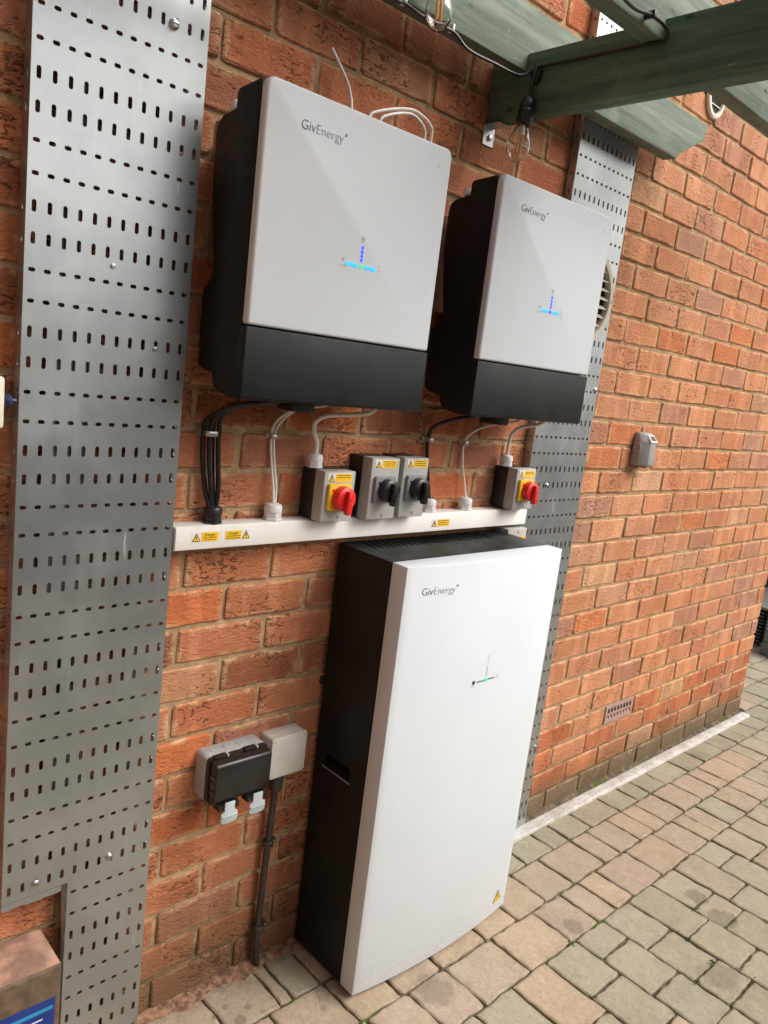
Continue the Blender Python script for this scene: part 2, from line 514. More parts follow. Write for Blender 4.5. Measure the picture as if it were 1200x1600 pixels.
def add_prism(bm, pts, axis, a0, a1, bev=0.0, seg=2):
    """polygon pts (2-D) extruded along axis: 'x' pts=(y,z), 'y' pts=(x,z), 'z' pts=(x,y)"""
    def P(q, a):
        return {'x': (a, q[0], q[1]), 'y': (q[0], a, q[1]), 'z': (q[0], q[1], a)}[axis]
    t = bmesh.new()
    a = [t.verts.new(P(q, a0)) for q in pts]
    b = [t.verts.new(P(q, a1)) for q in pts]
    n = len(pts)
    t.faces.new(a)
    t.faces.new(b[::-1])
    for i in range(n):
        t.faces.new((a[i], a[(i + 1) % n], b[(i + 1) % n], b[i]))
    if bev > 0:
        bmesh.ops.recalc_face_normals(t, faces=t.faces[:])
        es = [e for e in t.edges if len(e.link_faces) == 2 and e.calc_face_angle(0) > 0.6]
        bmesh.ops.bevel(t, geom=es, offset=bev, segments=seg, profile=0.5, affect='EDGES')
    merge(bm, t)
    return bm


def prism(name, pts, axis, a0, a1, mat, parent=None, bev=0.0, seg=2):
    return link(name, add_prism(B(), pts, axis, a0, a1, bev, seg), mat, parent)


def rrect(x0, x1, z0, z1, r, n=6):
    pts = []
    for cx, cz, a in ((x1 - r, z1 - r, 0), (x0 + r, z1 - r, 90), (x0 + r, z0 + r, 180), (x1 - r, z0 + r, 270)):
        for i in range(n + 1):
            q = math.radians(a + 90 * i / n)
            pts.append((cx + r * math.cos(q), cz + r * math.sin(q)))
    return pts


def circ(cx, cz, r, n=24, ph=0.0):
    return [(cx + r * math.cos(ph + 2 * math.pi * i / n), cz + r * math.sin(ph + 2 * math.pi * i / n)) for i in range(n)]


def smooth_path(pts, k=8):
    P = [Vector(p) for p in pts]
    if len(P) < 3: return P
    Q = [P[0] * 2 - P[1]] + P + [P[-1] * 2 - P[-2]]
    out = []
    for i in range(1, len(Q) - 2):
        for j in range(k):
            t = j / k
            a, b, c, d = Q[i - 1], Q[i], Q[i + 1], Q[i + 2]
            out.append(0.5 * ((2 * b) + (c - a) * t + (2 * a - 5 * b + 4 * c - d) * t * t + (3 * b - a - 3 * c + d) * t ** 3))
    out.append(P[-1])
    return out


def add_tube(bm, pts, r, seg=10, k=8):
    P = smooth_path(pts, k)
    up = Vector((0.13, 0.9, 0.31)).normalized()
    rings = []
    for i, p in enumerate(P):
        d = (P[min(i + 1, len(P) - 1)] - P[max(i - 1, 0)]).normalized()
        u = (up - d * up.dot(d)).normalized()
        up = u
        w = d.cross(u)
        rings.append([bm.verts.new(p + (u * math.cos(2 * math.pi * j / seg) + w * math.sin(2 * math.pi * j / seg)) * r) for j in range(seg)])
    for a, b in zip(rings, rings[1:]):
        for j in range(seg):
            bm.faces.new((a[j], a[(j + 1) % seg], b[(j + 1) % seg], b[j]))
    bm.faces.new(rings[0][::-1])
    bm.faces.new(rings[-1])
    return bm


def tube(name, pts, r, mat, parent=None, seg=10, k=8):
    return link(name, add_tube(B(), pts, r, seg, k), mat, parent)


def add_lathe(bm, prof, c, axis='z', n=24, sx=1.0):
    """prof: list of (radius, along)"""
    c = Vector(c)
    rings = []
    for r, a in prof:
        ring = []
        for j in range(n):
            q = 2 * math.pi * j / n
            u, w = r * math.cos(q), r * math.sin(q)
            d = {'z': (u, w, a), 'y': (u, a, w), 'x': (a, u, w)}[axis]
            ring.append(bm.verts.new(c + Vector(d)))
        rings.append(ring)
    for a, b in zip(rings, rings[1:]):
        for j in range(n):
            bm.faces.new((a[j], a[(j + 1) % n], b[(j + 1) % n], b[j]))
    bm.faces.new(rings[0][::-1])
    bm.faces.new(rings[-1])
    return bm


def lathe(name, prof, c, mat, parent=None, axis='z', n=24):
    return link(name, add_lathe(B(), prof, c, axis, n), mat, parent)


def text(name, s, x, y, z, size, mat, parent, thin=0.0, depth=0.0004, align='LEFT'):
    """flat lettering on a surface facing -Y, x = left end, z = baseline"""
    cu = bpy.data.curves.new(name, 'FONT')
    cu.body = s
    cu.size = size
    cu.align_x = align
    cu.extrude = depth
    cu.offset = thin
    cu.resolution_u = 3
    o = bpy.data.objects.new(name, cu)
    COL.objects.link(o)
    bpy.context.view_layer.update()
    me = bpy.data.meshes.new_from_object(o.evaluated_get(bpy.context.evaluated_depsgraph_get()))
    bpy.data.objects.remove(o, do_unlink=True)
    bpy.data.curves.remove(cu)
    off = wloc(parent)
    w = max((v.co.x for v in me.vertices), default=0)
    for v in me.vertices:
        a = v.co.copy()
        v.co = Vector((x + a.x, y - a.z, z + a.y)) - off
    me.materials.clear()
    me.materials.append(M[mat])
    q = bpy.data.objects.new(name, me)
    COL.objects.link(q)
    q.parent = parent
    return q, w


def slot_cell(bm, x0, x1, z0, z1, y, w, h, th):
    """one plate cell in the plane y with an obround hole w x h, hole walls th deep towards +Y"""
    cx, cz = (x0 + x1) / 2, (z0 + z1) / 2
    n = 16
    hole, rim = [], []
    r = min(w, h) / 2
    ex, ez = max(0, w / 2 - r), max(0, h / 2 - r)
    for i in range(n):
        q = 2 * math.pi * (i + 0.5) / n
        c, s = math.cos(q), math.sin(q)
        hole.append((cx + r * c + math.copysign(ex, c), cz + r * s + math.copysign(ez, s)))
    hx, hz = (x1 - x0) / 2, (z1 - z0) / 2
    # rim points: walk along the rectangle, corners at odd multiples of 45 degrees
    for i in range(n):
        k = (i + 0.5) / n * 8          # 0..8, sides
        side = k
        if side < 1: p = (hx, hz * side)
        elif side < 3: p = (hx * (2 - side), hz)
        elif side < 5: p = (-hx, hz * (4 - side))
        elif side < 7: p = (hx * (side - 6), -hz)
        else: p = (hx, hz * (side - 8))
        rim.append((cx + p[0], cz + p[1]))
    corners = {1: (hx, hz), 5: (-hx, hz), 9: (-hx, -hz), 13: (hx, -hz)}
    H = [bm.verts.new((a, y, b)) for a, b in hole]
    H2 = [bm.verts.new((a, y + th, b)) for a, b in hole]
    R = [bm.verts.new((a, y, b)) for a, b in rim]
    for i in range(n):
        j = (i + 1) % n
        if i in corners:
            c = bm.verts.new((cx + corners[i][0], y, cz + corners[i][1]))
            bm.faces.new((H[i], R[i], c, R[j], H[j]))
        else:
            bm.faces.new((H[i], R[i], R[j], H[j]))
        bm.faces.new((H[i], H[j], H2[j], H2[i]))


# ------------------------------------------------------------------ ground and paving
g = B()
s_ = 60.0
vs = [g.verts.new(p) for p in ((-s_, -s_, -0.03), (s_, -s_, -0.03), (s_, s_, -0.03), (-s_, s_, -0.03))]
g.faces.new(vs)
o = link('ground', g, 'soil', None, False)
o['kind'] = 'structure'
g = B()
vs = [g.verts.new(p) for p in ((-4, -4, -0.009), (7, -4, -0.009), (7, 4, -0.009), (-4, 4, -0.009))]
g.faces.new(vs)
paving = link('paving', g, 'joint', None, False)
paving['kind'] = 'structure'


def project(x, y, z):
    d = Vector((x, y, z)) - CAM_C
    w = d.dot(CAM_R[2])
    if w < 0.05: return None
    return (600 + FPX * d.dot(CAM_R[0]) / w, 800 + FPX * d.dot(CAM_R[1]) / w)


def slab_mesh(name, lx, ly, seed, depth, jit, cham, drop, mat, wall=False, step=0.055):
    """irregular tumbled block; face in XY (z up) or, for wall, in XZ facing -Y. Centre at origin, face at 0."""
    rnd = random.Random(seed)
    pts = []
    c = cham * 1.3
    hx, hy = lx / 2, ly / 2
    nx = max(2, int(round(lx / step)))
    ny = max(1, int(round(ly / step)))
    def side(a, b, n):
        for i in range(n):
            t = (i + (0.0 if i == 0 else rnd.uniform(-0.2, 0.2))) / n
            pts.append((a[0] + (b[0] - a[0]) * t, a[1] + (b[1] - a[1]) * t))
    cc = [rnd.uniform(0.5, 1.7) * c for _ in range(4)]
    side((-hx + cc[0], -hy), (hx - cc[1], -hy), nx); pts.append((hx - cc[1], -hy))
    side((hx, -hy + cc[1]), (hx, hy - cc[2]), ny); pts.append((hx, hy - cc[2]))
    side((hx - cc[2], hy), (-hx + cc[3], hy), nx); pts.append((-hx + cc[3], hy))
    side((-hx, hy - cc[3]), (-hx, -hy + cc[0]), ny); pts.append((-hx, -hy + cc[0]))
    outer = []
    for x, y in pts:
        outer.append((x + rnd.uniform(-jit, jit * 0.6) * (1 if x > 0 else -1) * (abs(x) > hx * 0.9), y + rnd.uniform(-jit, jit * 0.6) * (1 if y > 0 else -1) * (abs(y) > hy * 0.9)))
    inner = []
    for x, y in outer:
        k = cham * rnd.uniform(0.8, 1.5)
        inner.append((x - math.copysign(min(k, abs(x) * 0.5), x) if abs(x) > hx - 2.5 * cham else x, y - math.copysign(min(k, abs(y) * 0.5), y) if abs(y) > hy - 2.5 * cham else y))
    bm = bmesh.new()
    def P(x, y, z):
        return (x, -z, y) if wall else (x, y, z)
    uvl = bm.loops.layers.uv.new('face')
    I = [bm.verts.new(P(x, y, rnd.uniform(-0.0006, 0.0006))) for x, y in inner]
    O = [bm.verts.new(P(x, y, -drop * rnd.uniform(0.7, 1.3))) for x, y in outer]
    D = [bm.verts.new(P(x, y, -depth)) for x, y in outer]
    bm.faces.new(I)
    n = len(I)
    for i in range(n):
        j = (i + 1) % n
        bm.faces.new((I[i], O[i], O[j], I[j]))
        bm.faces.new((O[i], D[i], D[j], O[j]))
    bmesh.ops.recalc_face_normals(bm, faces=bm.faces[:])
    for f in bm.faces:
        for l in f.loops:
            co = l.vert.co
            l[uvl].uv = (co.x / lx + 0.5, (co.z if wall else co.y) / ly + 0.5)
    top = bm.faces[:][0] if False else None
    me = bpy.data.meshes.new(name)
    bm.to_mesh(me)
    bm.free()
    # make sure the main face looks outwards
    want = Vector((0, -1, 0)) if wall else Vector((0, 0, 1))
    big = max(me.polygons, key=lambda p: p.area)
    if big.normal.dot(want) < 0:
        me.flip_normals()
    me.polygons.foreach_set('use_smooth', [True] * len(me.polygons))
    me.set_sharp_from_angle(angle=math.radians(24))
    me.materials.append(M[mat])
    return me


def join_far(name, items, mat, parent, kind='stuff'):
    """items: (mesh, location, colour) merged in one mesh with a tint attribute"""
    V, F, C, UV, S = [], [], [], [], []
    for me, loc, col in items:
        b = len(V)
        V += [(v.co.x + loc[0], v.co.y + loc[1], v.co.z + loc[2]) for v in me.vertices]
        uv = me.uv_layers['face'].data
        for p in me.polygons:
            F.append([b + i for i in p.vertices])
            for li in p.loop_indices:
                C.append((*col, 1.0))
                UV.append(tuple(uv[li].uv))
    me = bpy.data.meshes.new(name)
    me.from_pydata(V, [], F)
    a = me.color_attributes.new('tint', 'FLOAT_COLOR', 'CORNER')
    u = me.uv_layers.new(name='face')
    for i, c in enumerate(C):
        a.data[i].color = c
        u.data[i].uv = UV[i]
    me.materials.append(M[mat])
    o = bpy.data.objects.new(name, me)
    COL.objects.link(o)
    if parent is not None:
        o.parent = parent
        o.location = -wloc(parent)
    o['kind'] = kind
    return o


PV = {}
def paver_mesh(lx, ly, k):
    key = (round(lx, 3), round(ly, 3), k)
    if key not in PV:
        PV[key] = slab_mesh('paver', lx - 0.0055, ly - 0.0055, hash(key) & 0xffff, 0.04, 0.0036, 0.0034, 0.0028, 'paver', False, 0.026)
    return PV[key]


TAN = [(0.44, 0.350, 0.255), (0.42, 0.343, 0.252), (0.465, 0.362, 0.258), (0.41, 0.335, 0.246), (0.44, 0.357, 0.266)]
PINK = [(0.435, 0.345, 0.265), (0.45, 0.355, 0.265)]
GRN = [(0.385, 0.352, 0.255), (0.40, 0.358, 0.260), (0.385, 0.350, 0.252), (0.405, 0.360, 0.265), (0.372, 0.344, 0.255)]
GRY = [(0.35, 0.318, 0.23), (0.37, 0.328, 0.238), (0.335, 0.305, 0.225)]
ROWY = [-0.018, -0.166, -0.315, -0.464]
pavers = []
prnd = random.Random(21)

def run(y1, y0, known, xa, xb, pick):
    """course parallel to the wall between y0 (low) and y1; known joints, random beyond"""
    xs = sorted(known)
    while xs[0] > xa: xs.insert(0, xs[0] - prnd.choice((0.1, 0.15, 0.15, 0.2)))
    while xs[-1] < xb: xs.append(xs[-1] + prnd.choice((0.1, 0.15, 0.15, 0.2)))
    for a, b in zip(xs, xs[1:]):
        lx = round((b - a) * 200) / 200
        pavers.append(((a + b) / 2, (y0 + y1) / 2, lx, y1 - y0, pick((a + b) / 2)))

def pick1(x): return prnd.choice(GRY) if x > -0.7 else prnd.choice(TAN + GRN)
def pick2(x): return prnd.choice(TAN) if x < 0.95 else prnd.choice(TAN + PINK + GRN)
def pick3(x): return prnd.choice(TAN + PINK) if x < 0.46 else prnd.choice(GRN + GRN + TAN)
run(ROWY[0], ROWY[1], [-1.72, -1.567, -1.42, -1.385, -1.30, -1.15, -1.0, -0.82, -0.675, -0.527, -0.426, -0.276, -0.176, -0.034, 0.161, 0.299, 0.40, 0.531, 0.735, 0.896, 1.096, 1.249, 1.351, 1.503, 1.656], -2.4, 4.6, pick1)
run(ROWY[1], ROWY[2], [-1.61, -1.46, -1.297, -1.156, -1.005, -0.818, -0.675, -0.527, -0.378, -0.187, -0.085, 0.053, 0.156, 0.255, 0.40, 0.553, 0.703, 0.803, 0.988], -2.4, 4.6, pick2)
run(ROWY[2], ROWY[3], [-1.28, -1.138, -1.0, -0.806, -0.609, -0.466, -0.364, -0.26, -0.072, 0.13, 0.278, 0.367, 0.472, 0.619, 0.771], -2.4, 4.6, pick3)
FIELD = {0: [-0.609, -0.755 - 0.006, -0.857, -0.96], 1: [-0.662, -0.811, -0.961], 2: [-0.609, -0.707, -0.857], 3: [-0.659, -0.8]}
for k in range(-14, 33):
    x0 = -0.303 + 0.149 * (k)
    y = -0.464
    known = {-4: [-0.662], -3: [-0.616, -0.78], -2: [-0.555, -0.71, -0.86], -1: [-0.613, -0.757, -0.857], 0: [-0.662, -0.811, -0.96], 1: [-0.61, -0.708, -0.86], 2: [-0.659, -0.81], 3: [-0.558, -0.76], 4: [-0.608, -0.76]}.get(k, [])
    ys = [y] + known
    while ys[-1] > -2.3: ys.append(ys[-1] - prnd.choice((0.1, 0.15, 0.2, 0.2)))
    for a, b in zip(ys, ys[1:]):
        ln = round((a - b) * 200) / 200
        col = prnd.choice(GRN) if prnd.random() < 0.9 else prnd.choice(TAN)
        pavers.append((x0 + 0.0745, (a + b) / 2, 0.149, ln, col))
# courses beyond the house corner
for i in range(0, 14):
    y0 = ROWY[0] + 0.149 * i
    run(y0 + 0.149, y0, [1.70 + 0.05 * (i % 3)], 1.75, 4.6, lambda x: prnd.choice(TAN + GRN + PINK))

far_items, n_ind = [], 0
for (x, y, lx, ly, col) in pavers:
    j = prnd.uniform(0.95, 1.05)
    col = tuple(c * j for c in col)
    me = paver_mesh(lx, ly, prnd.randrange(3))
    z = prnd.uniform(-0.0025, 0.0015)
    vis = False
    for sx in (-0.5, 0, 0.5):
        for sy in (-0.5, 0, 0.5):
            q = project(x + sx * lx, y + sy * ly, 0)
            if q and -2 < q[0] < 1202 and -2 < q[1] < 1602: vis = True
    if x < 1.7 and y > 0.0: vis = False
    if vis and -1.2 < x < -0.72 and y > -0.2: vis = False      # hidden below the cabinet
    if vis and n_ind < 300:
        n_ind += 1
        o = bpy.data.objects.new('paver', me)
        COL.objects.link(o)
        o.parent = paving
        o.location = Vector((x, y, z)) - paving.location
        o.rotation_euler = (prnd.uniform(-0.007, 0.007), prnd.uniform(-0.007, 0.007), prnd.uniform(-0.007, 0.007))
        o.color = (*col, 1)
    else:
        far_items.append((me, (x, y, z), col))
join_far('paver', far_items, 'paver_far', paving)

# ------------------------------------------------------------------ brick wall
COURSE = 0.0862
XEND = 1.652
NROW = 37
brick_wall = thing('brick_wall', 'orange brick house wall with brown mortar carrying all the electrical equipment', 'wall', (0, 0, 0))
m = B()
add_box(m, -2.955, XEND - 0.006, 0.0055, 0.22, -0.02, NROW * COURSE + 0.1)
link('mortar', m, 'mortar', brick_wall, False)

BR = {}
def brick_mesh(lx, k):
    lx = round(lx, 3)
    key = (lx, k)
    if key not in BR:
        BR[key] = slab_mesh('brick', lx, COURSE - 0.0105, hash((key, 5)) & 0xffff, 0.07, 0.0022, 0.0032, 0.0028, 'brick', True)
    return BR[key]

def hull(points):
    P = sorted(set(points))
    def half(ps):
        h = []
        for p in ps:
            while len(h) > 1 and (h[-1][0] - h[-2][0]) * (p[1] - h[-2][1]) - (h[-1][1] - h[-2][1]) * (p[0] - h[-2][0]) <= 0: h.pop()
            h.append(p)
        return h[:-1]
    return half(P) + half(P[::-1])

def inside(h, q):
    return all((b[0] - a[0]) * (q[1] - a[1]) - (b[1] - a[1]) * (q[0] - a[0]) >= 0 for a, b in zip(h, h[1:] + h[:1]))

OCC = []
for (a, b, c, d, e, f) in ((-2.04, -1.742, -0.045, 0, 0.45, 3), (-1.925, -1.742, -0.045, 0, 0.03, 0.5), (-0.57, -0.27, -0.03, 0, 0, 3), (-1.272, -0.67, -0.25, -0.01, 0.02, 1.115),
                           (-1.715, -1.253, -0.21, -0.08, 1.465, 2.0), (-1.08, -0.62, -0.21, -0.08, 1.465, 2.0), (-1.737, -0.575, -0.05, 0, 1.137, 1.187)):
    OCC.append(hull([project(x, y, z) for x in (a, b) for y in (c, d) for z in (e, f)]))

SAL = [(0.565, 0.240, 0.118), (0.58, 0.254, 0.125), (0.54, 0.220, 0.106), (0.58, 0.266, 0.138), (0.555, 0.247, 0.129)]
ORA = [(0.60, 0.210, 0.084), (0.57, 0.200, 0.084)]
PGR = [(0.48, 0.225, 0.140), (0.45, 0.205, 0.120), (0.46, 0.235, 0.150)]
BUF = [(0.58, 0.315, 0.172), (0.56, 0.290, 0.155)]
DRK = [(0.40, 0.170, 0.085), (0.37, 0.155, 0.08)]
brnd = random.Random(4)
cand = []
for r in range(1, NROW + 1):
    x0 = -3.15 if r % 2 == 0 else -3.15 - 0.1125
    zc = (r - 0.5) * COURSE
    while x0 < XEND - 0.03:
        if x0 < -2.95:
            x0 += 0.225
            continue
        a = x0 + brnd.uniform(-0.004, 0.004)
        b = min(x0 + 0.225, XEND + 0.004)
        L = round((b - x0 - 0.010) / 0.004) * 0.004
        if L > 0.19: L = 0.215
        xc = x0 + 0.005 + L / 2 + brnd.uniform(-0.003, 0.003)
        if b >= XEND - 0.02: xc = XEND - L / 2
        w = brnd.random()
        if xc > -0.3:
            pal = SAL if w < 0.74 else ORA if w < 0.82 else PGR if w < 0.93 else BUF
        else:
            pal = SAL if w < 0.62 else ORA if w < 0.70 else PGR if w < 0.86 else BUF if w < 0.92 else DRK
        col = Vector(brnd.choice(pal))
        if r in (2, 3, 4) and xc > -0.3 and brnd.random() < 0.5: col = Vector((0.48, 0.155, 0.065))
        if r == 1 and xc > -0.3: col = Vector((0.34, 0.22, 0.13))
        if xc < -0.55: col = Vector((col.x * 0.91, col.y * 0.79, col.z * 0.76))  # left bricks darker and redder: the shade there is put into the tint
        col *= brnd.uniform(0.9, 1.08)
        x0 += 0.225
        if r == 4 and abs(xc - 0.3375) < 0.05: continue                # the air brick
        wgt = 0
        pa = []
        for i in range(7):
            for j in range(3):
                q = project(xc - L / 2 + L * i / 6, 0, zc + (j - 1) * 0.034)
                if q is None: continue
                pa.append(q)
                if 0 <= q[0] <= 1200 and 0 <= q[1] <= 1600 and not any(inside(h, q) for h in OCC): wgt += 1
        area = 0
        if wgt and len(pa) == 21:
            ww, hh = math.dist(pa[1], pa[19]), math.dist(pa[9], pa[11])
            area = ww * hh * wgt / 21
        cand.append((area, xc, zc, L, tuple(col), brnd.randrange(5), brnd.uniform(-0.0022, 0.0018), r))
cand.sort(key=lambda c: -c[0])
far_items = []
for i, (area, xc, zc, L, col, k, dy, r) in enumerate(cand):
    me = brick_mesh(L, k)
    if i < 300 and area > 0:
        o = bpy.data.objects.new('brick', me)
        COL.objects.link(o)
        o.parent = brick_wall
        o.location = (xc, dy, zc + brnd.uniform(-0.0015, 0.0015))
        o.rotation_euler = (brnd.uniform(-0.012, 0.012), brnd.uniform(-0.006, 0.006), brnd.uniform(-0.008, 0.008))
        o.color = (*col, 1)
    else:
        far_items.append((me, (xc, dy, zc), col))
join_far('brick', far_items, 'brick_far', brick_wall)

# air brick: a terracotta block with two rows of holes, part of the wall
ab = B()
zA = 3.5 * COURSE
hx, hz, yy = 0.107, 0.0375, 0.002
cols = 8
add_box(ab, 0.3375 - hx, 0.3375 + hx, 0.0, 0.06, zA + 0.026, zA + hz)
add_box(ab, 0.3375 - hx, 0.3375 + hx, 0.0, 0.06, zA - hz, zA - 0.026)
add_box(ab, 0.3375 - hx, 0.3375 - 0.094, 0.0, 0.06, zA - 0.026, zA + 0.026)
add_box(ab, 0.3375 + 0.094, 0.3375 + hx, 0.0, 0.06, zA - 0.026, zA + 0.026)
add_box(ab, 0.3375 - 0.094, 0.3375 + 0.094, 0.0006, 0.0045, zA - 0.0045, zA + 0.0045)
for i in range(cols + 1):
    xx = 0.3375 - 0.094 + 0.188 * i / cols
    add_box(ab, xx - 0.0045, xx + 0.0045, 0.0010, 0.0043, zA - 0.0255, zA + 0.0255)
add_prism(ab, [(0.0005, zA - 0.0262), (0.0044, zA - 0.0262), (0.0044, zA - 0.012)], 'x', 0.3375 - 0.094, 0.3375 + 0.094)
airb = link('air_brick', ab, 'terracotta', brick_wall, False)
airb['label'] = 'pale terracotta air brick with two rows of square holes'
v = B()
add_box(v, 0.3375 - 0.094, 0.3375 + 0.094, 0.0046, 0.0053, zA - 0.026, zA + 0.026)
link('hole_backing', v, 'void', airb, False)

# ------------------------------------------------------------------ assumed unseen walls, added to shade the left and show in the metal
o = link('added_side_wall', add_box(B(), -3.16, -2.96, -2.7, 0.22, -0.02, 5.2), plain('added_side_wall_brick', (0.33, 0.20, 0.14), 0.9, 0, 0.25, 14, 0.3), None, False)
o['kind'] = 'structure'
o = link('added_boundary_wall', add_box(B(), -3.6, 5.5, -3.75, -3.55, -0.02, 1.85), plain('added_boundary_wall_brick', (0.245, 0.24, 0.225), 0.9, 0, 0.25, 14, 0.3), None, False)
o['kind'] = 'structure'

# ------------------------------------------------------------------ perforated cable trays
def cable_tray(label, X0, yf, yb, ztop, zbot, zref, cut=None, group=None, screws=()):
    t = thing('cable_tray', label, 'cable tray', (X0 + 0.15, yf, zbot), group)
    PX, PZ = 0.025, 0.0499
    bm = B()
    n_up = int((ztop - zref) / PZ) + 1
    n_dn = int((zref - zbot) / PZ)
    zs_top = zref + (n_up + 0.5) * PZ
    th = 0.0018
    for i in range(-n_dn, n_up + 1):
        zc = zref + i * PZ
        vert = ((i + 400) % 4) in (1, 2)
        for c in range(12):
            x0 = X0 + c * PX
            if cut and zc < cut[1] and x0 + PX / 2 < cut[0]: continue
            slot_cell(bm, x0, x0 + PX, zc - PZ / 2, zc + PZ / 2, yf, *((0.0075, 0.0195) if vert else (0.0115, 0.0070)), th)
    bmesh.ops.remove_doubles(bm, verts=bm.verts[:], dist=0.0002)
    link('plate', bm, 'galv', t, True, 30)
    # side flanges with one slot per row
    for side in (0, 1):
        xs = X0 if side == 0 else X0 + 0.3
        f = B()
        for i in range(-n_dn, n_up + 1):
            zc = zref + i * PZ
            if side == 0 and cut and zc < cut[1]: continue
            tmp = bmesh.new()
            vert = ((i + 400) % 4) in (1, 2)
            slot_cell(tmp, yf, yb, zc - PZ / 2, zc + PZ / 2, 0.0, 0.006, 0.017 if vert else 0.008, 0.0015)
            sg = 1 if side == 0 else -1
            mt = Matrix(((0, sg, 0, xs), (1, 0, 0, 0), (0, 0, 1, 0), (0, 0, 0, 1)))
            merge(f, tmp, mt)
        bmesh.ops.remove_doubles(f, verts=f.verts[:], dist=0.0002)
        link('side_flange', f, 'galv', t, True, 30)
    for (sx, sz, r) in screws:
        s = lathe('screw', [(0.0, -0.0055 * r / 0.008), (r * 0.55, -0.005 * r / 0.008), (r * 0.9, -0.0028), (r, 0.0), (r, 0.0008)], (sx, yf - 0.0006, sz), 'zinc', t, 'y', 20)
        box('screw_slot', sx - r * 0.6, sx + r * 0.6, yf - 0.0062 * r / 0.008, yf - 0.003, sz - 0.0008, sz + 0.0008, 'ink', s, 0)
    return t

trayL = cable_tray('wide galvanised cable tray at left edge, cut away around the brown box', -2.0405, -0.045, -0.014, 2.75, 0.02, 1.635, (-1.9275, 0.44),
                   'perforated cable trays fixed to the wall', ((-1.808, 2.082, 0.0095), (-1.892, 1.664, 0.0048), (-1.832, 0.4897, 0.0075), (-1.9792, 0.4873, 0.0075), (-1.804, 1.530, 0.005)))
trayR = cable_tray('galvanised cable tray behind the right-hand inverter, carrying the round louvred vent', -0.5685, -0.030, -0.003, 2.75, 0.0, 1.352 + 0.0499, None,
                   'perforated cable trays fixed to the wall', ((-0.465, 1.252, 0.007), (-0.283, 1.56, 0.008), (-0.285, 0.32, 0.007)))
# lower lip of the cut in the left tray: ragged sheet edge
lip = B()
rr = random.Random(3)
pts = [(-2.0405, 0.462)]
for i in range(10):
    pts.append((-2.0405 + 0.0113 * i + 0.001, 0.4495 + rr.uniform(-0.003, 0.003) - (0.0035 if i % 3 == 1 else 0)))
pts += [(-1.9280, 0.4500), (-1.9280, 0.4618)]
add_prism(lip, pts[::-1], 'y', -0.0452, -0.0436)
link('cut_edge', lip, 'galv', trayL, False)

# grey cables that run behind the trays and show through the slots
def simple_cable(name, label, pts, r, mat, cat='cable', group=None):
    o = tube(name, pts, r, mat)
    return tag(o, label, cat, group)

simple_cable('grey_cable', 'thick grey cable seen through the third column of slots in the left tray', [(-1.978, -0.026, 2.7), (-1.980, -0.024, 1.9), (-1.976, -0.026, 1.25), (-1.95, -0.024, 0.75), (-1.93, -0.024, 0.5)], 0.0095, 'cableg', 'cable', 'cables hidden behind the left tray')
simple_cable('grey_cable', 'thick grey cable seen through the fourth column of slots in the left tray', [(-1.953, -0.024, 2.7), (-1.954, -0.025, 1.6), (-1.952, -0.026, 1.2), (-1.925, -0.024, 0.8), (-1.905, -0.024, 0.3), (-1.905, -0.024, 0.0)], 0.0095, 'cableg', 'cable', 'cables hidden behind the left tray')
simple_cable('grey_cable', 'grey cable seen through the fifth column of slots, lower in the left tray', [(-1.927, -0.026, 1.62), (-1.928, -0.024, 1.4), (-1.924, -0.026, 1.1), (-1.90, -0.024, 0.7), (-1.88, -0.024, 0.1)], 0.009, 'cableg', 'cable', 'cables hidden behind the left tray')
simple_cable('grey_cable', 'grey cable seen through the right-hand slots of the left tray', [(-1.802, -0.026, 1.95), (-1.804, -0.024, 1.4), (-1.802, -0.026, 0.9), (-1.79, -0.024, 0.4), (-1.79, -0.024, 0.0)], 0.009, 'cableg', 'cable', 'cables hidden behind the left tray')

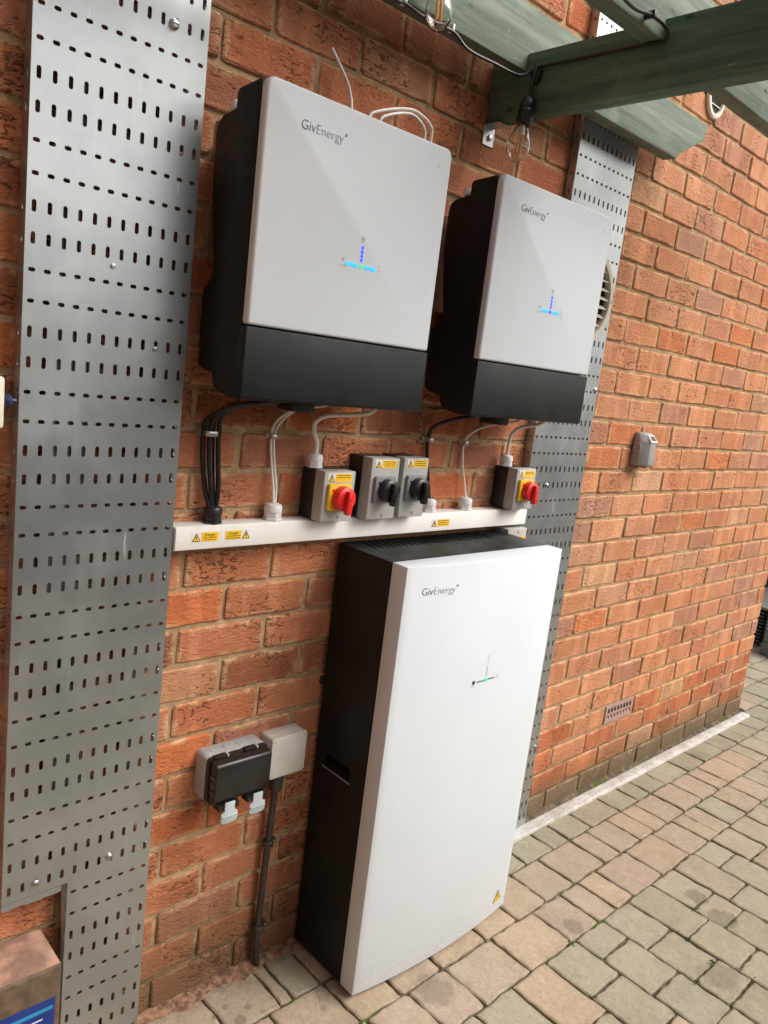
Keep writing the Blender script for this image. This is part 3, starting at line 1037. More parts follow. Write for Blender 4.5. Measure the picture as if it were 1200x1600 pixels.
# ------------------------------------------------------------------ inverters
def inverter(label, X, leds):
    W = 0.462
    t = thing('solar_inverter', label, 'inverter', (X + W / 2, -0.1, 1.462), 'white fronted inverters on the wall')
    # side profile (y, z): stepped back edge, notches for the wall bracket
    prof = [(-0.1895, 2.004), (-0.120, 1.998), (-0.113, 1.992), (-0.113, 1.966), (-0.070, 1.959), (-0.054, 1.950), (-0.050, 1.930), (-0.050, 1.842), (-0.066, 1.74), (-0.076, 1.690), (-0.074, 1.674),
            (-0.046, 1.655), (-0.043, 1.640), (-0.045, 1.515), (-0.052, 1.507), (-0.076, 1.501), (-0.100, 1.499), (-0.104, 1.482), (-0.112, 1.470), (-0.134, 1.4645), (-0.1895, 1.4625)]
    prism('body', prof, 'x', X, X + W, 'black', t, 0.0035, 2)
    # white front cover with rounded top corners
    pts = rrect(X, X + W, 1.50, 2.006, 0.017, 6)
    pts = [(a, max(b, 1.5935)) for a, b in pts if b > 1.55] + [(X, 1.5935), (X + W, 1.5935)]
    fc = prism('front_cover', pts, 'y', -0.2105, -0.190, 'white', t, 0.0055, 3)
    # dark lower cover, its side seam cut at a slant
    lc = B()
    add_prism(lc, [(-0.2100, 1.5905), (-0.1885, 1.5905), (-0.1865, 1.566), (-0.152, 1.512), (-0.152, 1.4612), (-0.205, 1.4600), (-0.2100, 1.4640)], 'x', X - 0.0012, X + W + 0.0012, 0.0022, 2)
    link('lower_cover', lc, 'black', t)
    # wall bracket and bottom gland block
    box('wall_bracket', X + 0.03, X + W - 0.03, -0.055, -0.001, 1.70, 1.93, 'zinc', t, 0.001)
    box('bracket_ear', X + 0.004, X + 0.02, -0.10, -0.086, 1.966, 1.984, 'glandw', t, 0.003)
    box('connector_block', X + 0.15, X + 0.205, -0.165, -0.110, 1.440, 1.4645, 'glandb', t, 0.003)
    yl = -0.2109
    lx = X + 0.0735
    a, w = text('logo', 'Giv', lx, yl, 1.9408, 0.0236, 'inkdark', fc, -0.00045)
    b, w2 = text('logo', 'Energy', lx + w + 0.001, yl, 1.9408, 0.0236, 'inkteal', fc, -0.00055)
    link('trademark_dot', add_prism(B(), circ(lx + w + w2 + 0.007, 1.9560, 0.0028, 14), 'y', yl - 0.0003, yl + 0.0003), 'inkteal', fc)
    cx, cz = X + 0.2455, 1.7345
    def pill(nm, x0, x1, z0, z1, mat):
        link(nm, add_prism(B(), rrect(x0, x1, z0, z1, min(x1 - x0, z1 - z0) * 0.499, 5), 'y', yl - 0.0006, yl + 0.0003), mat, fc)
    for i in range(4):
        pill('led_dot', cx - 0.0028, cx + 0.0028, cz + 0.0085 + i * 0.0078, cz + 0.0150 + i * 0.0078, 'led_blue')
    n = 4
    for sgn in (-1, 1):
        for i in range(n):
            xx = cx + sgn * (0.0125 + i * 0.0075)
            pill('led_dot', xx - 0.0040, xx + 0.0040, cz - 0.0030, cz + 0.0030, 'led_cyan')
    pill('led_dot', cx - 0.0042, cx + 0.0042, cz - 0.0042, cz + 0.0042, leds)
    # tiny printed icons round the indicator
    pill('icon', cx - 0.0045, cx + 0.0045, cz + 0.0465, cz + 0.0565, 'inkgrey')
    pill('icon', cx - 0.048, cx - 0.039, cz + 0.0045, cz + 0.0115, 'inkgrey')
    for i, (dx, dz, ww) in enumerate(((-0.053, -0.006, 0.006), (-0.043, -0.006, 0.007), (0.047, 0.006, 0.003), (0.047, -0.002, 0.004), (0.047, -0.010, 0.003))):
        box('icon_caption', cx + dx, cx + dx + ww, yl - 0.0003, yl + 0.0003, cz + dz, cz + dz + 0.0022, 'inkgrey', fc, 0)
    lathe('screw_cap', [(0.0, -0.0008), (0.0022, -0.0006), (0.0026, 0.0004)], (X + W - 0.037, yl, 1.966), 'stwhite', fc, 'y', 12)
    return t

inverter('white inverter with dark base beside the left cable tray, nearest the camera', -1.715, 'led_green')
inverter('white inverter with dark base hung in front of the right cable tray', -1.080, 'led_blue')

# ------------------------------------------------------------------ battery cabinet
def battery():
    x0, x1 = -1.272, -0.668
    z0, z1 = 0.014, 1.1165
    t = thing('battery_cabinet', 'tall white fronted battery cabinet with black sides standing on the paving', 'battery', ((x0 + x1) / 2, -0.12, 0.0))
    yb, yf = -0.012, -0.2015
    body = B()
    # left side with a handle recess
    hy0, hy1, hz0, hz1 = -0.148, -0.048, 0.540, 0.574
    def quad(bm, *ps):
        bm.faces.new([bm.verts.new(p) for p in ps])
    def side(bm, x, d):
        Y = [yf, hy0, hy1, yb]
        Z = [z0, hz0, hz1, z1]
        for i in range(3):
            for j in range(3):
                if i == 1 and j == 1: continue
                quad(bm, (x, Y[i], Z[j]), (x, Y[i + 1], Z[j]), (x, Y[i + 1], Z[j + 1]), (x, Y[i], Z[j + 1]))
        xi = x + d
        # sloping recess floor, flat ceiling
        quad(bm, (x, hy0, hz0), (x, hy1, hz0), (xi, hy1, hz0 + 0.016), (xi, hy0, hz0 + 0.016))
        quad(bm, (x, hy0, hz1), (x, hy1, hz1), (xi, hy1, hz1), (xi, hy0, hz1))
        quad(bm, (xi, hy0, hz0 + 0.016), (xi, hy1, hz0 + 0.016), (xi, hy1, hz1), (xi, hy0, hz1))
        quad(bm, (x, hy0, hz0), (xi, hy0, hz0 + 0.016), (xi, hy0, hz1), (x, hy0, hz1))
        quad(bm, (x, hy1, hz0), (xi, hy1, hz0 + 0.016), (xi, hy1, hz1), (x, hy1, hz1))
    side(body, x0, 0.03)
    side(body, x1, -0.03)
    quad(body, (x0, yb, z0), (x1, yb, z0), (x1, yb, z1), (x0, yb, z1))
    quad(body, (x0, yf, z0), (x1, yf, z0), (x1, yf, z1), (x0, yf, z1))
    quad(body, (x0, yb, z0), (x1, yb, z0), (x1, yf, z0), (x0, yf, z0))
    bmesh.ops.remove_doubles(body, verts=body.verts[:], dist=0.0001)
    link('body', body, 'black', t, False)
    lipb = box('handle_lip', x0 - 0.0022, x0 + 0.006, hy0 - 0.004, hy1 + 0.004, hz0 - 0.0045, hz0 - 0.0005, 'isodark', t, 0.001)  # greyer than the body: light caught by the sheet edge, put into colour
    # top panel with a row of vent slots
    top = B()
    n = 22
    sx0, sx1, sy0, sy1 = x0 + 0.05, x1 - 0.095, -0.090, -0.022
    th = 0.0016
    pitch = (sx1 - sx0) / n
    slant = 0.010
    add_box(top, x0, x1, yf, sy0, z1 - th, z1)
    add_box(top, x0, x1, sy1, yb, z1 - th, z1)
    def bar(a0, a1, b0, b1):
        add_prism(top, [(a0, sy0), (a1, sy0), (b1, sy1), (b0, sy1)], 'z', z1 - th, z1)
    bar(x0, sx0, x0, sx0 + slant)
    for i in range(n - 1):
        a = sx0 + pitch * i
        bar(a + pitch * 0.42, a + pitch, a + pitch * 0.42 + slant, a + pitch + slant)
    a = sx0 + pitch * (n - 1)
    bar(a + pitch * 0.42, x1, a + pitch * 0.42 + slant, x1)
    link('top_panel', top, 'black', t, False)
    v = B()
    add_box(v, x0 + 0.004, x1 - 0.004, yf + 0.004, yb - 0.002, z1 - 0.03, z1 - 0.02)
    link('vent_backing', v, 'void', t, False)
    # front cover, bowed in plan
    N = 26
    pts = []
    for i in range(N + 1):
        s = i / N
        pts.append((x0 + (x1 - x0) * s, -0.2530 - 0.0225 * (1 - (2 * s - 1) ** 2)))
    fcb = B()
    lo = [(x0, -0.2035), ] + pts + [(x1, -0.2035)]
    add_prism(fcb, lo, 'z', z0 - 0.003, z1 + 0.0015, 0.0022, 2)
    fc = link('front_cover', fcb, 'white', t, True, 25)
    def ycov(x):
        s = (x - x0) / (x1 - x0)
        return -0.2530 - 0.0225 * (1 - (2 * s - 1) ** 2)
    def on_cover(o):
        me = o.data
        off = wloc(o.parent)
        for v in me.vertices:
            xw = v.co.x + off.x
            v.co.y += ycov(xw)
        return o
    a, w = text('logo', 'Giv', -1.2230, -0.0003, 1.0490, 0.0252, 'inkdark', fc, -0.0004)
    on_cover(a)
    b, w2 = text('logo', 'Energy', -1.2230 + w + 0.001, -0.0003, 1.0490, 0.0252, 'inkteal', fc, -0.0005)
    on_cover(b)
    on_cover(link('trademark_dot', add_prism(B(), circ(-1.2230 + w + w2 + 0.007, 1.0655, 0.0030, 14), 'y', -0.0008, 0.0002), 'inkteal', fc))
    cx, cz = -0.956, 0.798
    def bit(nm, x0_, x1_, z0_, z1_, mat):
        return on_cover(link(nm, add_prism(B(), rrect(x0_, x1_, z0_, z1_, min(x1_ - x0_, z1_ - z0_) * 0.45, 3), 'y', -0.0007, 0.0003), mat, fc))
    bit('led_line', cx - 0.036, cx - 0.007, cz - 0.0018, cz + 0.0010, 'ink')
    bit('led_line', cx + 0.008, cx + 0.036, cz - 0.0012, cz + 0.0014, 'ink')
    bit('led_line', cx - 0.0014, cx + 0.0014, cz + 0.010, cz + 0.038, 'inkgrey')
    bit('led_dot', cx - 0.0055, cx + 0.0055, cz - 0.0055, cz + 0.0055, 'led_green')
    bit('icon', cx - 0.052, cx - 0.042, cz - 0.005, cz + 0.006, 'ink')
    for i in range(4):
        bit('icon_caption', cx - 0.002, cx + 0.004 - (i % 2) * 0.002, cz + 0.046 + i * 0.006, cz + 0.0485 + i * 0.006, 'inkgrey')
    for i in range(3):
        bit('icon_caption', cx + 0.043 + i * 0.005, cx + 0.046 + i * 0.005, cz + 0.002 - (i % 2) * 0.006, cz + 0.006 - (i % 2) * 0.006, 'inkgrey')
    bit('icon_caption', cx - 0.056, cx - 0.044, cz - 0.010, cz - 0.0078, 'inkgrey')
    # warning triangle
    st = on_cover(link('warning_triangle', add_prism(B(), [(-0.7395, 0.0475), (-0.6985, 0.0475), (-0.719, 0.085)], 'y', -0.0006, 0.0003), 'ink', fc))
    on_cover(link('yellow_field', add_prism(B(), [(-0.7345, 0.0500), (-0.7035, 0.0500), (-0.719, 0.0792)], 'y', -0.0011, -0.0004), 'styellow', st))
    on_cover(link('lightning_bolt', add_prism(B(), [(-0.7185, 0.072), (-0.7225, 0.062), (-0.7195, 0.0625), (-0.7205, 0.053), (-0.7150, 0.0645), (-0.7180, 0.064)], 'y', -0.0016, -0.0009), 'ink', st))
    for fx in (x0 + 0.06, x1 - 0.06):
        for fy in (-0.05, -0.17):
            lathe('foot', [(0.016, 0.0), (0.016, 0.006), (0.009, 0.009), (0.009, 0.015)], (fx, fy, -0.0005), 'glandb', t, 'z', 16)
    box('side_bracket', x0 - 0.006, x0 + 0.002, -0.012, -0.001, 0.745, 0.765, 'glandb', t, 0.001)
    return t
battery()

# ------------------------------------------------------------------ trunking with stickers
trunk = thing('cable_trunking', 'long off-white trunking run between the two trays below the isolators', 'trunking', (-1.156, -0.025, 1.135))
TY = -0.0500
tb = B()
add_prism(tb, [(-0.001, 1.1365), (-0.047, 1.1365), (-0.047, 1.1865), (-0.001, 1.1865)], 'x', -1.7365, -0.5725, 0.0015, 2)
link('channel', tb, 'trunk', trunk)
lid = B()
add_prism(lid, [(-0.044, 1.1382), (-0.0500, 1.1382), (-0.0500, 1.1846), (-0.044, 1.1846)], 'x', -1.7360, -0.5745, 0.0012, 2)
link('lid', lid, 'trunk', trunk)
box('end_cap', -1.7392, -1.7362, -0.046, -0.002, 1.1385, 1.1845, 'isodark', trunk, 0.001)  # dark grey end: the shade in the gap is put into its colour

def sticker(parent, x0, x1, z0, z1, y, tri_left=True, word=None, lines=2, backing=True):
    """white film, warning triangle and yellow text panel on a face looking to -Y"""
    h = z1 - z0
    s = box('sticker', x0, x1, y - 0.0005, y + 0.0003, z0, z1, 'stwhite' if backing else 'styellow', parent, 0)
    tw = h * 0.98
    tx = x0 + tw * 0.52 if tri_left else x1 - tw * 0.52
    zb, ht = z0 + h * 0.07, h * 0.84
    link('triangle', add_prism(B(), [(tx - tw * 0.47, zb), (tx + tw * 0.47, zb), (tx, zb + ht)], 'y', y - 0.0010, y - 0.0003), 'ink', s)
    link('triangle_field', add_prism(B(), [(tx - tw * 0.34, zb + h * 0.075), (tx + tw * 0.34, zb + h * 0.075), (tx, zb + ht - h * 0.16)], 'y', y - 0.0014, y - 0.0008), 'styellow', s)
    link('lightning_bolt', add_prism(B(), [(tx + 0.02 * h, zb + 0.62 * h), (tx - 0.09 * h, zb + 0.34 * h), (tx + 0.0 * h, zb + 0.36 * h), (tx - 0.03 * h, zb + 0.11 * h), (tx + 0.10 * h, zb + 0.42 * h), (tx + 0.02 * h, zb + 0.40 * h)], 'y', y - 0.0018, y - 0.0012), 'ink', s)
    p0, p1 = (x0 + tw * 1.08, x1 - h * 0.06) if tri_left else (x0 + h * 0.06, x1 - tw * 1.08)
    box('text_panel', p0, p1, y - 0.0010, y - 0.0003, z0 + h * 0.06, z1 - h * 0.06, 'styellow', s, 0)
    zt = z1 - h * 0.2
    if word:
        text('word', word, (p0 + p1) / 2, y - 0.0011, z1 - h * 0.42, h * 0.40, 'ink', s, 0, 0.0002, 'CENTER')
        zt = z1 - h * 0.56
    for i in range(lines):
        zz = zt - i * h * (0.22 if word else 0.24) - h * 0.06
        k = random.uniform(0.02, 0.10)
        nw = 5
        x = p0 + (p1 - p0) * (0.06 + k)
        while x < p1 - (p1 - p0) * (0.08 + k):
            l = (p1 - p0) * random.uniform(0.07, 0.16)
            xe = min(x + l, p1 - (p1 - p0) * 0.05)
            box('text_stroke', x, xe, y - 0.0013, y - 0.0008, zz, zz + h * 0.075, 'ink', s, 0)
            x = xe + (p1 - p0) * 0.035
    return s

sticker(trunk, -1.7005, -1.6375, 1.1530, 1.1745, TY, True, 'Danger', 2)
sticker(trunk, -1.6225, -1.5600, 1.1530, 1.1745, TY, False, 'Danger', 2)
box('sticker', -1.6335, -1.6275, TY - 0.0005, TY + 0.0003, 1.1530, 1.1745, 'stwhite', trunk, 0)
sticker(trunk, -0.9910, -0.9205, 1.1490, 1.1700, TY, True, None, 3)

# ------------------------------------------------------------------ rotary isolators
def isolator(label, x0, x1, z0, z1, knob, plate_z, sub=2):
    t = thing('rotary_isolator', label, 'isolator switch', ((x0 + x1) / 2, -0.04, z0), 'isolator switches along the trunking')
    box('base', x0 + 0.001, x1 - 0.001, -0.0500, -0.0012, z0 + 0.001, z1 - 0.001, 'isoblack', t, 0.003)
    lid = box('lid', x0, x1, -0.0860, -0.0505, z0, z1, 'isogrey', t, 0.0028, 3)
    yl = -0.0862
    pc = 'yellow' if knob == 'red' else 'isodark'
    cx = (x0 + x1) / 2
    px0 = x0 + 0.0105
    pw = 0.0655
    pl = prism('plate', rrect(px0, px0 + pw, plate_z - pw / 2 + 0.002, plate_z + pw / 2 - 0.002, 0.004, 4), 'y', -0.0950, yl + 0.0005, pc, t, 0.0018, 2)
    lathe('plate_screw', [(0.0, -0.0008), (0.0036, -0.0006), (0.0040, 0.0004)], (px0 + 0.012, -0.0951, plate_z + 0.016), 'red' if knob == 'red' else 'ink', pl, 'y', 14)
    kx, kz = px0 + 0.0375, plate_z - 0.002
    kb = B()
    add_lathe(kb, [(0.0, -0.0215), (0.0235, -0.0210), (0.0272, -0.0185), (0.0285, -0.004), (0.0285, 0.0)], (kx, -0.0948, kz), 'y', 32)
    k = link('knob', kb, 'red' if knob == 'red' else 'knobblack', t)
    hb = B()
    add_prism(hb, [(kx - 0.006, kz + 0.020), (kx + 0.006, kz + 0.020), (kx + 0.0075, kz - 0.010), (kx + 0.0065, kz - 0.0335), (kx - 0.0065, kz - 0.0335), (kx - 0.0075, kz - 0.010)], 'y', -0.1290, -0.1140, 0.002, 2)
    link('handle', hb, 'red' if knob == 'red' else 'knobblack', k)
    lathe('handle_pin', [(0.0, -0.0008), (0.0020, -0.0006), (0.0024, 0.0004)], (kx, -0.1291, kz + 0.002), 'ink', k, 'y', 10)
    lathe('lid_screw', [(0.0, -0.0010), (0.0036, -0.0007), (0.0042, 0.0004)], (cx + 0.004, yl, z0 + 0.0105), 'isodark', t, 'y', 14)
    sticker(t, x0 + 0.010, x0 + 0.0805, z1 - 0.0245, z1 - 0.0040, yl, True, None, sub)
    return t

isolator('grey isolator with red knob on yellow plate, nearest the left inverter cables', -1.4005, -1.3085, 1.1895, 1.3060, 'red', 1.2480, 2)
isolator('grey isolator with black knob next to the left red-knobbed one', -1.2615, -1.1700, 1.1885, 1.3380, 'black', 1.2640, 3)
isolator('grey isolator with black knob, right one of the joined black pair', -1.1560, -1.0690, 1.1905, 1.3400, 'black', 1.2660, 3)
isolator('grey isolator with red knob on yellow plate at the right end of the trunking', -0.6985, -0.6085, 1.1925, 1.3120, 'red', 1.2520, 2)
tc = thing('cable_coupler', 'small black and grey coupler between the red-knobbed isolator and the black pair', 'coupler', (-1.285, -0.03, 1.1895))
box('sleeve', -1.3080, -1.2620, -0.038, -0.004, 1.196, 1.236, 'isoblack', tc, 0.003)
box('collar', -1.2960, -1.2740, -0.042, -0.0385, 1.1930, 1.2390, 'isogrey', tc, 0.0015)

# ------------------------------------------------------------------ cable glands
def gland(label, x, y, z, mat, s=1.0, group='cable glands'):
    t = thing('cable_gland', label, 'cable gland', (x, y, z), group)
    def hexa(nm, r, a, b, bev):
        link(nm, add_prism(B(), [(x + p[0], y + p[1]) for p in circ(0, 0, r, 6, 0.3)], 'z', z + a, z + b, bev, 2), mat, t)
    hexa('lock_nut', 0.0215 * s, 0.0003, 0.0062 * s, 0.001)
    hexa('body', 0.0195 * s, 0.0065 * s, 0.0180 * s, 0.0012)
    lathe('dome_nut', [(0.0200 * s, 0.0182 * s), (0.0200 * s, 0.0290 * s), (0.0175 * s, 0.0345 * s), (0.0120 * s, 0.0370 * s), (0.0090 * s, 0.0372 * s)], (x, y, z), mat, t, 'z', 18)
    return t

TZ = 1.1868
gland('black cable gland on top of the trunking at the left end', -1.6420, -0.026, TZ, 'glandb', 1.0)
gland('white cable gland on the trunking, left of the isolators', -1.4890, -0.026, TZ, 'glandw', 1.02)
gland('white cable gland on the trunking right behind the black-knobbed pair', -0.9840, -0.026, TZ, 'glandw', 0.95)
gland('white cable gland on the trunking midway to the right isolator', -0.8370, -0.026, TZ, 'glandw', 0.95)
gland('white cable gland on top of the left red-knobbed isolator', -1.3880, -0.030, 1.3056, 'glandw', 0.88)
gland('white cable gland on top of the right red-knobbed isolator', -0.6850, -0.030, 1.3118, 'glandw', 0.88)

# ------------------------------------------------------------------ cables under the inverters
for i, (dx, dy, e) in enumerate(((-0.016, -0.012, 0.0), (-0.006, -0.022, 0.018), (0.005, -0.013, 0.036), (0.013, -0.024, 0.055))):
    bx = -1.642
    simple_cable('black_cable', ('leftmost black cable dropping from the left inverter to the black gland', 'second black cable from left in the bundle below the left inverter', 'third black cable from left in the bundle below the left inverter', 'rightmost black cable of the bundle below the left inverter')[i],
                 [(bx + dx * 0.4, -0.026, 1.212), (bx - 0.004 + dx * 0.8, dy - 0.006, 1.255), (bx - 0.010 + dx, dy - 0.004, 1.31), (bx - 0.014 + dx, dy - 0.003, 1.375), (bx - 0.010 + dx * 0.9, dy - 0.012, 1.405 + 0.004 * i), (bx + 0.012 + e * 0.6, -0.060, 1.437 + 0.002 * i), (bx + 0.05 + e, -0.115, 1.452), (bx + 0.065 + e, -0.135, 1.470)], 0.0053, 'cableb', 'cable', 'black cables from the left inverter')
for i, dx in enumerate((-0.0035, 0.0045)):
    simple_cable('white_cable', ('left one of the two thin white cables above the white gland', 'right one of the two thin white cables above the white gland')[i],
                 [(-1.487 + dx * 0.5, -0.026, 1.214), (-1.488 + dx, -0.022, 1.26), (-1.490 + dx, -0.010, 1.31), (-1.496 + dx, -0.008, 1.37), (-1.492 + dx * 1.5, -0.020, 1.405), (-1.474 + dx, -0.055, 1.437), (-1.445, -0.110, 1.452), (-1.43 + dx, -0.135, 1.470)], 0.0027, 'cablew', 'cable', 'thin white cables from the left inverter')
simple_cable('white_flex', 'thick white flex bending from left inverter to the red-knobbed isolator', [(-1.3880, -0.030, 1.335), (-1.3885, -0.030, 1.362), (-1.4010, -0.032, 1.390), (-1.4040, -0.040, 1.412), (-1.389, -0.060, 1.428), (-1.352, -0.095, 1.436), (-1.325, -0.130, 1.447), (-1.318, -0.145, 1.472)], 0.0051, 'cablew')
simple_cable('black_cable', 'single black cable below the right inverter, behind the black-knobbed isolators', [(-0.984, -0.026, 1.214), (-0.992, -0.018, 1.27), (-1.000, -0.012, 1.33), (-1.006, -0.012, 1.38), (-1.000, -0.025, 1.415), (-0.975, -0.075, 1.442), (-0.955, -0.125, 1.456), (-0.95, -0.135, 1.472)], 0.0051, 'cableb')
simple_cable('white_cable', 'thin white cable curving from the right inverter to the trunking', [(-0.837, -0.026, 1.214), (-0.843, -0.018, 1.26), (-0.853, -0.009, 1.32), (-0.856, -0.009, 1.375), (-0.842, -0.030, 1.410), (-0.815, -0.085, 1.437), (-0.79, -0.13, 1.452), (-0.785, -0.14, 1.472)], 0.0033, 'cablew')
simple_cable('white_flex', 'thick white flex from right inverter to the right red-knobbed isolator', [(-0.685, -0.030, 1.342), (-0.688, -0.032, 1.375), (-0.692, -0.040, 1.405), (-0.682, -0.060, 1.428), (-0.660, -0.105, 1.444), (-0.652, -0.14, 1.472)], 0.0051, 'cablew')

def saddle(label, x, y, z, w, mat='zinc'):
    t = thing('cable_saddle', label, 'cable clip', (x, y, z), 'saddle clips holding cables')
    b = B()
    add_prism(b, [(x - w / 2, -0.0025), (x - w * 0.33, -0.0030), (x - w * 0.33, y - 0.004), (x - w * 0.22, y - 0.010), (x + w * 0.22, y - 0.010), (x + w * 0.33, y - 0.004), (x + w * 0.33, -0.0030), (x + w / 2, -0.0025), (x + w / 2, -0.0008), (x - w / 2, -0.0008)], 'z', z - 0.0055, z + 0.0055, 0.0006, 1)
    link('strap', b, mat, t)
    lathe('fixing_screw', [(0.0, -0.003), (0.003, -0.002), (0.0035, 0.0005)], (x + w * 0.42, -0.0028, z), 'zinc', t, 'y', 12)
    return t
saddle('silver saddle clip round the black cable bundle', -1.658, -0.022, 1.374, 0.046)
saddle('small silver clip on the two thin white cables, left', -1.496, -0.008, 1.371, 0.026)
saddle('small silver clip on the single black cable below the right inverter', -1.004, -0.016, 1.378, 0.028)
saddle('small silver clip on the thin white cable below the right inverter', -0.855, -0.009, 1.372, 0.024)

# loose white cables above the left inverter
simple_cable('white_cable_end', 'short white cable end sticking up behind the left inverter top', [(-1.395, -0.045, 1.97), (-1.394, -0.035, 2.07), (-1.398, -0.030, 2.10), (-1.409, -0.030, 2.12), (-1.429, -0.030, 2.141), (-1.456, -0.030, 2.168)], 0.0034, 'cablew')
simple_cable('white_cable_loop', 'outer loop of white cable above the left inverter right corner', [(-1.375, -0.06, 1.97), (-1.365, -0.06, 2.055), (-1.335, -0.06, 2.080), (-1.256, -0.06, 2.107), (-1.211, -0.06, 2.106), (-1.180, -0.06, 2.091), (-1.176, -0.06, 2.062), (-1.185, -0.07, 1.97)], 0.0036, 'cablew', 'cable', 'white cable loop above the left inverter')
simple_cable('white_cable_loop', 'inner loop of white cable above the left inverter right corner', [(-1.345, -0.06, 1.97), (-1.335, -0.06, 2.055), (-1.310, -0.06, 2.079), (-1.251, -0.06, 2.099), (-1.216, -0.06, 2.093), (-1.198, -0.06, 2.075), (-1.200, -0.06, 2.04), (-1.21, -0.07, 1.97)], 0.0036, 'cablew', 'cable', 'white cable loop above the left inverter')

# ------------------------------------------------------------------ small box behind the battery
jb = thing('junction_box', 'small grey box with yellow sticker below the trunking right end, behind the battery', 'junction box', (-0.615, -0.03, 1.03))
box('case', -0.664, -0.5735, -0.052, -0.001, 1.030, 1.1275, 'isogrey', jb, 0.003)
box('lid', -0.6645, -0.5730, -0.060, -0.0525, 1.0295, 1.1280, 'isogrey', jb, 0.0025)
lathe('lid_screw', [(0.0, -0.0010), (0.0034, -0.0007), (0.004, 0.0004)], (-0.616, -0.0602, 1.1170), 'isodark', jb, 'y', 14)
box('sticker', -0.645, -0.578, -0.0606, -0.0598, 1.070, 1.104, 'styellow', jb, 0)

# ------------------------------------------------------------------ outdoor socket, box and conduit
so = thing('outdoor_socket', 'weatherproof double socket with black lid and pale clips low on the wall', 'socket', (-1.54, -0.03, 0.54))
prism('back_box', rrect(-1.619, -1.4600, 0.5440, 0.6540, 0.012, 4), 'y', -0.0460, -0.001, 'sockgrey', so, 0.002, 2)
prism('lid_frame', rrect(-1.6180, -1.4610, 0.5450, 0.6535, 0.010, 4), 'y', -0.0560, -0.0463, 'socklid', so, 0.0015, 2)
lidb = B()
pf = [(-0.0563, 0.5475), (-0.0563, 0.6510), (-0.0800, 0.6470), (-0.0835, 0.6400), (-0.0835, 0.5640), (-0.0760, 0.5500)]
add_prism(lidb, pf, 'x', -1.6130, -1.4650, 0.004, 3)
lid = link('lid', lidb, 'socklid', so)
for i in range(3):
    box('lid_rib', -1.6140, -1.6125, -0.0790, -0.0600, 0.5750 + i * 0.0185, 0.5766 + i * 0.0185, 'isodark', lid, 0)
for xx in (-1.588, -1.553, -1.518):
    lathe('knockout', [(0.0, 0.0012), (0.0095, 0.0012), (0.0100, 0.0002)], (xx, -0.024, 0.6540), 'sockgrey', so, 'z', 20)
lathe('knockout', [(0.0102, 0.0002), (0.0095, -0.0012), (0.0, -0.0012)], (-1.6190, -0.024, 0.588), 'sockgrey', so, 'x', 20)
for xx in (-1.590, -1.512):
    box('hinge', xx - 0.015, xx + 0.015, -0.0625, -0.0480, 0.6515, 0.6570, 'isoblack', so, 0.0015)
    box('hinge_tab', xx + 0.0160, xx + 0.0200, -0.0625, -0.0470, 0.6515, 0.6578, 'clip', so, 0.0008)
for xx in (-1.573, -1.498):
    b = B()
    pts = [(xx - 0.013, 0.553), (xx - 0.013, 0.532), (xx - 0.0215, 0.527), (xx - 0.0215, 0.508), (xx - 0.018, 0.5035), (xx - 0.009, 0.5010), (xx + 0.009, 0.5010), (xx + 0.018, 0.5035), (xx + 0.0215, 0.508), (xx + 0.0215, 0.527), (xx + 0.013, 0.532), (xx + 0.013, 0.553)]
    add_prism(b, pts, 'y', -0.0890, -0.0850, 0.0014, 2)
    cl = link('clip', b, 'clip', so)
    box('clip_ridge', xx - 0.0205, xx + 0.0205, -0.0925, -0.0892, 0.5185, 0.5225, 'clip', cl, 0.0012)
    box('lid_notch', xx - 0.027, xx + 0.027, -0.0845, -0.058, 0.5330, 0.5470, 'socklid', so, 0.002)

jw = thing('junction_box', 'off-white square junction box beside the black-lidded socket', 'junction box', (-1.39, -0.02, 0.55))
prism('case', rrect(-1.4430, -1.3400, 0.5490, 0.6530, 0.007, 4), 'y', -0.0400, -0.001, 'jbox', jw, 0.0015, 2)
prism('lid', rrect(-1.4440, -1.3390, 0.5480, 0.6540, 0.008, 4), 'y', -0.0520, -0.0403, 'jbox', jw, 0.0025, 2)
for xx in (-1.4355, -1.3475):
    for zz in (0.5565, 0.6455):
        lathe('lid_screw', [(0.0, -0.0010), (0.0036, -0.0007), (0.0042, 0.0004)], (xx, -0.0521, zz), 'cream', jw, 'y', 12)

cd = thing('conduit', 'thin dusty black conduit running down from the off-white junction box to the paving', 'conduit', (-1.40, -0.015, 0.0))
tube('pipe', [(-1.400, -0.024, 0.5495), (-1.402, -0.024, 0.48), (-1.404, -0.022, 0.36), (-1.407, -0.021, 0.20), (-1.408, -0.021, 0.08), (-1.402, -0.023, 0.001)], 0.0086, 'conduit', cd, 14)
lathe('top_coupling', [(0.0150, 0.0), (0.0165, 0.004), (0.0165, 0.045), (0.0140, 0.050)], (-1.400, -0.025, 0.4990), 'conduit', cd, 'z', 18)
for zz in (0.352, 0.112):
    lathe('clip', [(0.0125, -0.008), (0.0140, -0.006), (0.0140, 0.006), (0.0125, 0.008)], (-1.4045 if zz > 0.2 else -1.4075, -0.022, zz), 'conduit', cd, 'z', 18)
    box('clip_ear', -1.393, -1.381, -0.022, -0.001, zz - 0.006, zz + 0.006, 'conduit', cd, 0.0015)
    lathe('clip_screw', [(0.0, -0.002), (0.0025, -0.0014), (0.003, 0.0004)], (-1.386, -0.0222, zz), 'zinc', cd, 'y', 10)

